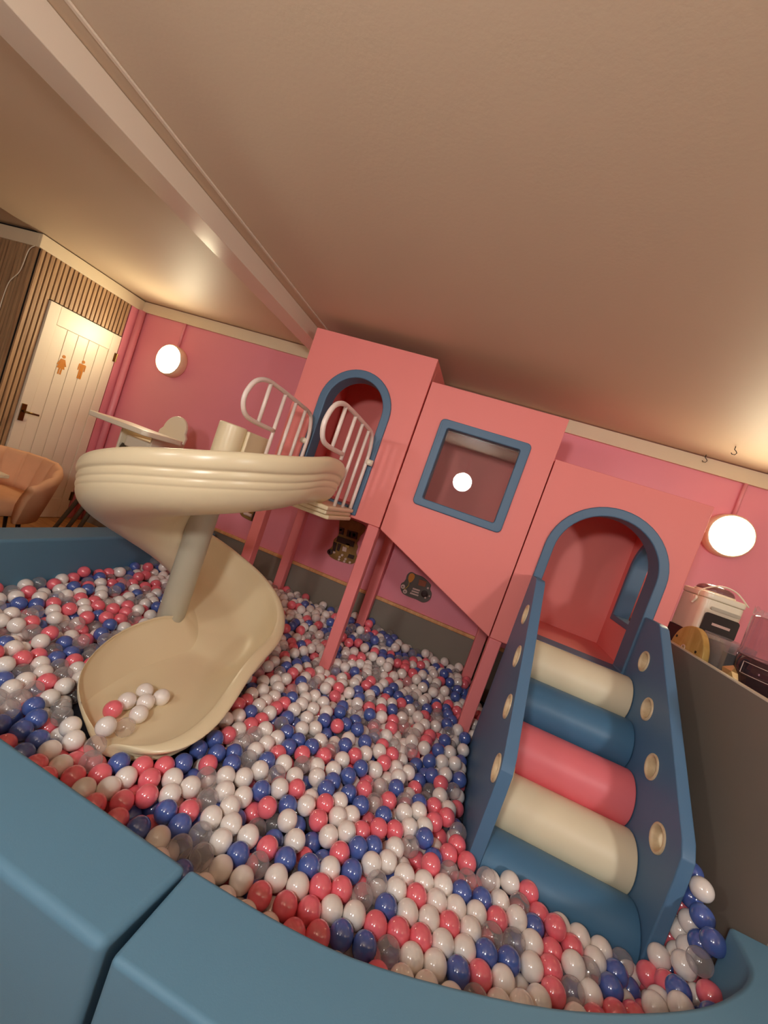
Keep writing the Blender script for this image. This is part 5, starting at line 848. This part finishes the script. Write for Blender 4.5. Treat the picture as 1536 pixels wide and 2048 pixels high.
    '51 3218 104 0 -1982 2737 100 0 -738 3030 38 3 -1717 2808 171 0 -2239 2685 155 0 -20 3207 90 1 -1834 2782 159 0 -2089 2716 38 3 -1287 2907 38 2 -937 2990 38 0 -1384 2892 162 0 344 3298 38 1 -119 3189 38 1 -1632 2834 96 2 '
    '-1434 2878 38 1 -1312 2914 160 0 231 3277 101 0 -1838 2785 38 1 -203 3176 98 3 -2020 2744 38 0 -1916 2772 99 1 418 3323 38 0 -673 3065 38 0 -585 3092 130 0 -1748 2812 38 1 -2157 2721 156 0 -244 3169 38 0 -329 3153 99 2 '
    '-367 3141 38 1 -504 3110 38 2 129 3264 74 0 -2342 2684 101 3 263 3299 38 2 -1162 2964 38 0 1242 3548 366 0 -1090 2981 38 0 -1959 2776 38 0 -876 3033 38 0 -805 3051 38 3 -1495 2894 145 0 41 3259 165 0 12 3248 38 0 '
    '-1498 2892 70 3 -2115 2749 101 0 -1800 2822 84 1 -611 3103 38 0 -1287 2947 98 0 -1208 2967 95 1 -1359 2932 105 1 -62 3237 38 3 237 3315 165 0 -1434 2917 101 0 -1783 2838 156 0 -1008 3016 38 0 -145 3223 99 0 -884 3053 151 0 '
    '-651 3106 99 0 -2342 2709 172 0 -2277 2722 103 3 -1048 3012 98 3 306 3333 88 2 -189 3214 38 0 -1679 2867 144 0 -2046 2778 98 2 -1735 2852 99 0 -536 3136 97 1 -1121 2998 101 3 -271 3201 99 1 -1867 2826 110 0 -2154 2755 38 0 '
    '-1389 2937 38 0 -313 3192 38 3 -438 3163 38 3 -402 3175 101 0 -1250 2973 38 3 -1902 2821 38 3 -775 3091 95 0 -2191 2756 99 0 -736 3101 38 0 -851 3077 91 0 -1981 2811 100 1 -981 3048 98 0 169 3321 96 0 -1559 2913 109 0 '
    '28 3289 98 0 -1022 3044 160 0 -1323 2968 38 1 97 3311 118 0 -2261 2757 165 0 -1540 2929 193 0 -2122 2790 163 0 -530 3167 164 0 343 3371 38 0 -1301 2988 164 0 236 3353 102 0 -954 3075 162 0 -1846 2858 38 1 -135 3269 155 0 '
    '-131 3264 38 0 -1776 2876 38 0 -215 3249 99 0 -84 3282 91 2 -477 3191 107 0 -1219 3018 164 0 -673 3143 38 0 -1073 3049 38 2 -1144 3032 38 3 -718 3137 99 0 -606 3164 103 2 -342 3227 99 1 -385 3215 38 2 -2196 2793 164 0 '
    '271 3372 38 1 -2342 2758 102 1 -916 3097 100 1 -1263 3016 104 0 -35 3304 38 2 -1929 2860 99 3 -1184 3037 102 0 -807 3124 38 2 -1801 2892 107 2 -1337 3004 101 0 399 3418 144 0 171 3366 156 0 -1706 2919 101 0 19 3331 159 0 '
    '-2108 2824 98 3 -1414 2989 96 3 -2256 2792 98 2 -1664 2936 167 0 -1965 2859 38 0 -1047 3083 101 0 -2039 2851 96 3 -2342 2783 169 0 340 3415 99 2 -1490 2982 94 2 -1119 3073 97 2 -202 3289 38 0 -1596 2965 157 0 -327 3267 160 1 '
    '-1922 2891 167 0 97 3368 166 0 -285 3275 99 0 -452 3239 161 0 -156 3306 94 0 -411 3246 98 3 -2240 2820 217 0 -1293 3036 38 1 -1676 2946 38 1 -1379 3017 38 2 -26 3340 101 3 23 3350 38 0 -1169 3074 165 0 -1873 2907 102 0 '
    '-1906 2896 38 2 -2192 2832 99 0 -784 3165 96 1 378 3438 38 0 125 3381 98 3 231 3410 164 0 -741 3176 38 3 51 3367 102 0 -674 3195 95 0 -1564 2985 92 2 -986 3123 99 3 -857 3155 92 0 -103 3330 38 0 266 3421 99 0 '
    '-1751 2945 38 0 -1344 3050 162 0 -1416 3034 161 0 -1817 2940 162 0 191 3412 101 2 -1825 2933 38 1 303 3438 38 0 -1091 3115 154 0 -1639 2983 97 1 -2094 2880 194 0 -99 3353 108 3 -1770 2958 107 0 -1238 3085 94 0 81 3394 38 0 '
    '154 3412 38 0 -485 3265 98 3 -397 3290 159 0 -616 3236 102 1 225 3432 38 0 -2342 2829 102 0 -232 3328 93 2 -1312 3073 100 3 -315 3315 217 0 -1483 3038 194 0 388 3476 99 1 -356 3300 96 0 -41 3378 164 0 -1384 3060 100 2 '
    '-1946 2929 108 0 -1705 2987 130 0 -927 3172 100 2 428 3490 38 0 -46 3379 38 0 -1458 3050 102 3 -2093 2901 102 0 -2020 2921 110 2 -1179 3120 108 0 -742 3224 104 0 -2258 2867 99 0 -1578 3032 190 0 -1046 3157 107 3 -1765 2995 172 0 '
    '-1843 2974 96 3 -5 3411 108 2 -1961 2946 38 0 -1532 3051 104 0 -554 3282 100 3 -1117 3150 92 1 -790 3231 167 0 -1889 2966 38 2 -489 3305 165 2 -990 3186 137 0 -1984 2952 168 0 -1204 3139 175 0 -167 3381 105 1 -431 3319 98 1 '
    '-2342 2870 165 2 -345 3344 156 0 62 3439 93 3 -2197 2906 100 0 -1738 3013 61 0 219 3480 93 2 -1604 3049 104 3 -302 3356 95 2 -816 3236 97 0 -109 3409 156 0 -1810 3003 38 0 -2147 2931 184 0 -927 3219 159 0 -686 3273 100 2 '
    '-1003 3205 209 0 -75 3420 91 0 -1139 3173 159 0 -2279 2904 160 1 -1838 3012 164 1 -1679 3047 101 0 -1287 3145 100 2 -895 3238 96 2 -1793 3026 107 3 -501 3332 98 0 -1919 2997 98 3 -1714 3049 167 0 -1358 3130 101 0 -2324 2902 99 0 '
    '135 3484 102 1 -1992 2984 102 0 -1543 3094 164 0 -426 3359 160 0 -1432 3119 99 0 -623 3311 100 0 378 3548 112 0 -48 3452 155 1 -2141 2955 103 0 -1026 3218 80 0 378 3548 38 2 -383 3372 97 0 75 3486 150 1 -297 3400 158 2 '
    '-2218 2947 165 0 -1223 3180 97 0 -1267 3177 160 0 -767 3292 101 0 -1088 3217 113 0 11 3482 189 0 -640 3329 223 0 -858 3275 149 0 -2263 2940 99 2 -1504 3121 98 3 -671 3322 155 0 -245 3426 205 0 -261 3418 96 2 -1907 3033 161 0 '
    '-966 3254 106 2 -1154 3216 218 0 3 3484 103 2 -472 3378 216 0 -1866 3044 102 2 -1031 3244 151 2 -1786 3068 169 1 -1367 3169 204 0 -2084 2995 81 3 -152 3453 93 1 -602 3350 162 2 -1577 3117 102 0 -1161 3217 100 2 219 3548 201 0 '
    '-794 3308 167 0 -518 3374 158 0 -569 3359 99 0 -2342 2943 172 0 -1445 3157 204 0 -1201 3214 161 0 -2050 3012 145 0 -1741 3084 102 3 -2122 2997 160 0 219 3548 114 0 -973 3270 189 0 -454 3390 98 2 -77 3488 213 0 -377 3415 162 0 '
    '-1333 3191 142 0 -1650 3114 101 3 -1100 3249 180 0 -1408 3176 143 0 -334 3428 101 1 160 3548 159 0 -850 3312 217 0 -2207 2987 103 3 -73 3492 99 2 -714 3342 98 1 157 3548 74 0 -1513 3163 159 0 -316 3451 210 0 94 3548 194 0 '
    '-2284 2984 156 1 -2085 3034 212 0 100 3548 120 2 -2342 2970 102 2 -193 3483 172 2 -1812 3097 99 3 -1856 3090 159 0 -1936 3069 102 0 -1586 3155 165 0 -1043 3286 212 0 -1283 3225 98 2 -916 3315 173 0 -2009 3054 98 2 -1468 3184 100 3 '
    '-220 3481 102 0 -467 3428 161 0 -744 3363 162 2 -930 3316 100 0 -2149 3029 100 3 -1938 3085 206 0 -1034 3294 98 3 27 3548 160 0 -1319 3232 201 0 38 3548 87 0 -407 3446 100 1 -2245 3018 209 0 -1161 3274 147 3 -804 3357 105 0 '
    '-1661 3157 161 0 -518 3427 106 0 -1218 3261 99 1 -1108 3288 96 0 -1202 3272 207 1 -576 3418 148 1 -43 3548 186 0 -1260 3260 161 0 -295 3485 95 1 -31 3548 113 0 -1543 3191 98 0 -1712 3153 102 0 -853 3360 160 0 -1801 3137 190 0 '
    '-1551 3198 213 0 -2277 3021 95 1 -988 3328 144 2 -2081 3068 100 0 -1464 3218 167 3 -1880 3118 92 1 -344 3484 149 3 -1617 3181 101 3 -2342 3015 193 1 -1983 3101 151 1 -1382 3244 163 1 -1113 3312 218 0 -1075 3323 153 0 -117 3548 103 1 '
    '-976 3351 215 0 -418 3484 162 0 -1873 3143 209 0 -649 3431 165 0 -2213 3059 100 0 -1425 3247 103 0 -1786 3162 105 2 -1919 3132 152 0 -1346 3266 100 3 -753 3407 100 0 -469 3482 108 0 -893 3382 101 0 -2342 3040 124 2 -191 3548 102 0 '
    '-2278 3059 157 0 -229 3548 169 0 -525 3479 159 0 -1543 3238 152 0 -1850 3166 141 0 -2033 3121 98 2 -796 3416 160 0 -1961 3138 89 2 -1755 3191 167 0 -1052 3360 214 0 -1616 3224 163 1 -724 3436 165 0 -1367 3287 222 0 -937 3386 161 0 '
    '-1281 3302 100 0 -1324 3295 161 0 -228 3548 38 0 -1175 3328 97 0 -965 3378 96 1 -1498 3253 99 1 -1220 3324 157 3 -1271 3314 210 0 -263 3548 103 0 -1039 3365 103 0 -2147 3104 93 3 -1680 3216 120 3 -594 3478 188 2 -304 3548 168 0 '
    '-1144 3350 163 0 -842 3426 218 0 -409 3526 98 1 -834 3427 98 0 -1109 3363 97 1 -338 3548 103 0 -1009 3397 166 2 -1463 3290 149 0 -379 3548 164 0 -2266 3106 213 0 -1910 3186 102 3 -1749 3224 98 3 -2342 3088 180 2 -1626 3254 95 1 '
    '-881 3434 156 0 -1439 3305 218 0 -2272 3103 99 3 -1839 3206 82 3 -1394 3320 161 1 -1969 3184 145 0 -1905 3202 177 0 -2094 3155 98 1 -2153 3144 154 3 -1579 3283 201 0 -1083 3398 156 0 -454 3548 154 3 -1423 3318 94 1 -1560 3288 101 0 '
    '-1344 3341 99 0 -1287 3357 150 2 -1236 3367 98 1 -2342 3109 105 0 -1809 3237 141 0 -508 3548 204 0 -2208 3143 98 0 -940 3444 108 0 -963 3446 198 0 -1664 3280 157 1 -1736 3263 162 0 -2030 3194 99 1 -1014 3436 101 0 -549 3548 142 2 '
    '-1496 3322 93 0 -1251 3386 215 0 -825 3486 164 2 -1530 3322 159 0 -2296 3141 155 1 -1183 3408 195 0 -2097 3193 162 0 -1149 3417 129 2 -1706 3284 96 0 -614 3548 182 1 -886 3486 208 1 -1879 3248 125 1 -1088 3442 96 2 -1607 3324 145 3 '
    '-1962 3238 94 1 -1494 3356 214 0 -1639 3322 212 0 -2159 3194 99 0 -1459 3363 150 0 -2025 3231 164 1 -1781 3289 100 3 -1368 3389 150 1 -1241 3421 150 1 -2209 3194 153 1 -2342 3166 206 0 -2263 3185 204 1 -1649 3327 83 1 -1297 3412 99 1 '
    '-1021 3483 156 0 -2268 3187 108 3 -772 3548 246 0 -1309 3419 183 2 -950 3503 151 2 -1897 3284 211 0 -2094 3232 98 0 -772 3548 171 3 -1419 3393 94 0 -1560 3362 103 1 -1844 3299 162 0 -2342 3181 101 2 -1943 3278 154 1 -834 3548 207 1 '
    '-1095 3486 155 0 -1586 3374 194 0 -1737 3337 137 3 -1493 3394 90 2 -2154 3241 167 3 -2032 3267 100 3 -1166 3477 175 2 -1671 3359 156 2 -1524 3397 157 0 -1148 3483 102 0 -1051 3507 92 0 -896 3548 168 0 -1376 3438 208 0 -2085 3269 162 0 '
    '-2213 3236 89 3 -2314 3215 157 0 -1904 3310 99 3 -1364 3445 100 1 -1237 3481 197 0 -1471 3426 201 0 -1835 3340 101 0 -2013 3303 160 0 -1219 3490 125 0 -1421 3444 149 3 -1626 3395 102 3 -1289 3478 143 0 -1975 3315 98 3 -993 3548 111 1 '
    '-1698 3382 96 0 -2156 3275 101 2 -1799 3364 163 0 -1906 3343 163 3 -1057 3548 151 0 -2275 3263 201 0 -1773 3378 86 3 -2133 3299 211 0 -2276 3261 115 0 -1088 3548 219 0 -2216 3279 158 1 -1659 3414 205 0 -2091 3307 98 0 -1556 3438 102 3 '
    '-2342 3251 100 1 -1475 3460 101 0 -1110 3548 103 0 -1364 3492 157 0 -1605 3438 159 2 -1144 3548 170 0 -1715 3419 157 2 -1185 3548 103 0 -1893 3381 96 3 -2076 3344 163 1 -1219 3548 169 0 -1417 3500 100 2 -2342 3285 165 3 -1475 3491 165 3 '
    '-2035 3356 101 0 -2204 3322 217 0 -2227 3313 91 1 -1862 3403 158 1 -2147 3338 140 0 -1257 3548 103 3 -2001 3376 166 1 -1968 3386 100 3 -1785 3432 133 2 -1632 3468 95 3 -1309 3548 155 0 -2281 3321 157 0 -1708 3456 93 0 -1632 3482 216 0 '
    '-1362 3548 206 0 -1935 3411 162 0 -1714 3467 214 0 -2342 3322 228 0 -1368 3548 111 1 -1672 3480 154 0 -2149 3371 206 0 -2216 3356 151 0 -2107 3380 93 0 -2078 3394 217 0 -2342 3326 102 3 -1851 3445 99 0 -1428 3548 154 0 -1875 3457 208 1 '
    '-1475 3548 96 3 -2061 3413 141 0 -1745 3491 147 0 -2180 3387 96 2 -1926 3449 97 0 -2275 3368 100 0 -2342 3361 164 0 -1782 3497 212 0 -1794 3489 92 0 -1828 3485 156 1 -2217 3397 217 1 -2134 3415 148 3 -2013 3447 188 2 -1632 3548 183 0 '
    '-2277 3398 168 0 -1632 3548 110 0 -1899 3493 149 0 -2208 3427 150 0 -1698 3548 142 1 -2157 3446 213 0 -2101 3453 93 1 -2087 3462 191 0 -1974 3487 140 3 -2342 3399 100 0 -1753 3548 94 2 -2047 3486 134 3 -1789 3548 158 3 -2277 3441 228 0 '
    '-1986 3510 216 1 -2257 3440 98 1 -1839 3548 102 3 -1862 3548 178 3 -2342 3436 165 3 -2138 3489 147 0 -1913 3548 102 1 -2059 3523 223 0 -1942 3548 170 1 -2213 3488 188 0 -2279 3471 160 3 -1986 3548 100 2 -2022 3548 165 0 -2061 3548 101 3 '
    '-2096 3548 164 2 -2280 3515 221 0 -2135 3548 101 2 -2181 3548 160 2 -2214 3548 226 0 -2216 3548 96 2 -2255 3548 159 0 -2342 3548 242 1 -2342 3548 169 1 '
).split()]
NB = len(BALLS) // 4
pos = [BALLS[4 * i:4 * i + 3] for i in range(NB)]; flg = [BALLS[4 * i + 3] for i in range(NB)]
KIND = ['white', 'pink', 'blue', 'clear']
LOOK = ['glossy white plastic ball', 'glossy pink plastic ball', 'glossy blue plastic ball', 'see-through clear plastic ball']
def zone(x, y):
    if x > 1.09 and y > 1.45: return 'heaped between the climber and the grey partition'
    if x > .38 and y > 1.42: return 'at the foot of the bottom blue roll'
    if x > .25 and y > 1.6: return 'beside the left panel of the climber'
    if y > 2.75 and x > -1.6: return 'under the play tower near the back wall'
    if x < -1.62 and y < 1.75 and x > -2.0: return 'in the pit left of the slide end'
    if x < -1.55: return 'by the far left foam wall behind the slide'
    if y < 1.16 and x < -.36: return 'along the near left foam wall'
    if y < 1.34 and x < -.36: return 'just in front of the slide end'
    if x < -.40 and y > 2.0: return 'between the slide and the tower legs'
    if x < -.40: return 'right beside the slide run-out'
    if y < 1.22 + .34 * max(0, x): return 'along the curved near right foam wall'
    if y < 1.75: return 'in the open middle of the pit'
    return 'in the middle of the pit before the tower'
def ball_mesh(name, m, u, v):
    bm = B(); bmesh.ops.create_uvsphere(bm, u_segments=u, v_segments=v, radius=BALL_R)
    me = bpy.data.meshes.new(name); bm.to_mesh(me); bm.free(); me.materials.append(m)
    for p in me.polygons: p.use_smooth = True
    return me
near = [ball_mesh(k + '_ball', M['ball_' + k], 32, 18) for k in KIND]
far = [ball_mesh(k + '_ball_far', M['ball_' + k], 20, 12) for k in KIND]
rest = [[], [], [], []]
rng = random.Random(3)
def add_ball(c, p, label, group):
    o = bpy.data.objects.new(KIND[c] + '_ball', near[c]); C.objects.link(o); o.location = p
    o.rotation_euler = (rng.uniform(0, 6.28), rng.uniform(0, 3.14), rng.uniform(0, 6.28))
    o['label'] = label; o['category'] = 'ball'
    if group: o['group'] = group
    return o
for i in range(NB):
    p = (pos[i][0] / 1e3, pos[i][1] / 1e3, pos[i][2] / 1e3); c = flg[i] & 3
    if flg[i] & 4: add_ball(c, p, LOOK[c] + ' ' + zone(*p[:2]), KIND[c] + ' balls ' + zone(*p[:2]))
    else: rest[c].append(p)
SLIDE_BALLS = [(-1.1854, 1.6353, 0.1295, 0), (-1.105, 1.6547, 0.1295, 0), (-1.1222, 1.5787, 0.1295, 0), (-1.1813, 1.5325, 0.1295, 0), (-1.0809, 1.5013, 0.1295, 0), (-1.1726, 1.4544, 0.1295, 1), (-1.0639, 1.42, 0.118, 3), (-1.0889, 1.3429, 0.15, 0)]
SLIDE_LABEL = ['white ball highest up on the slide run-out', 'white ball at the right of the small heap on the slide run-out', 'white ball in the middle of the small heap on the slide run-out',
    'white ball beside the pink one on the slide run-out', 'white ball lowest in the small heap on the slide run-out', 'single pink ball lying on the slide run-out', 'clear ball lying on the lip of the slide run-out', 'white ball leaning against the lip at the slide end']
for (x, y, z, c), lb in zip(SLIDE_BALLS, SLIDE_LABEL): add_ball(c, (x, y, z), lb, None)
# the far and deeper balls past the nearest 300 of each colour: one mass per colour, balls set on points
for c in range(4):
    if not rest[c]: continue
    src = bpy.data.meshes.new('points'); src.from_pydata(rest[c], [], [])
    o = bpy.data.objects.new(KIND[c] + '_ball_mass', src); C.objects.link(o)
    o['kind'] = 'stuff'; o['label'] = 'mass of further and deeper %s balls filling the pit' % KIND[c]; o['category'] = 'balls'
    bm = bmesh.new(); tmpl = bmesh.new(); tmpl.from_mesh(far[c])
    verts, faces, off = [], [], 0
    tv = [v.co.copy() for v in tmpl.verts]; tf = [[v.index for v in f.verts] for f in tmpl.faces]; tmpl.free(); bm.free()
    for p in rest[c]:
        mrot = Matrix.Rotation(rng.uniform(0, 6.28), 3, 'X') @ Matrix.Rotation(rng.uniform(0, 6.28), 3, 'Z'); pv = Vector(p)
        verts += [mrot @ v + pv for v in tv]; faces += [[k + off for k in f] for f in tf]; off += len(tv)
    src.clear_geometry(); src.from_pydata(verts, [], faces); src.materials.append(M['ball_' + KIND[c]])
    src.polygons.foreach_set('use_smooth', [True] * len(src.polygons))
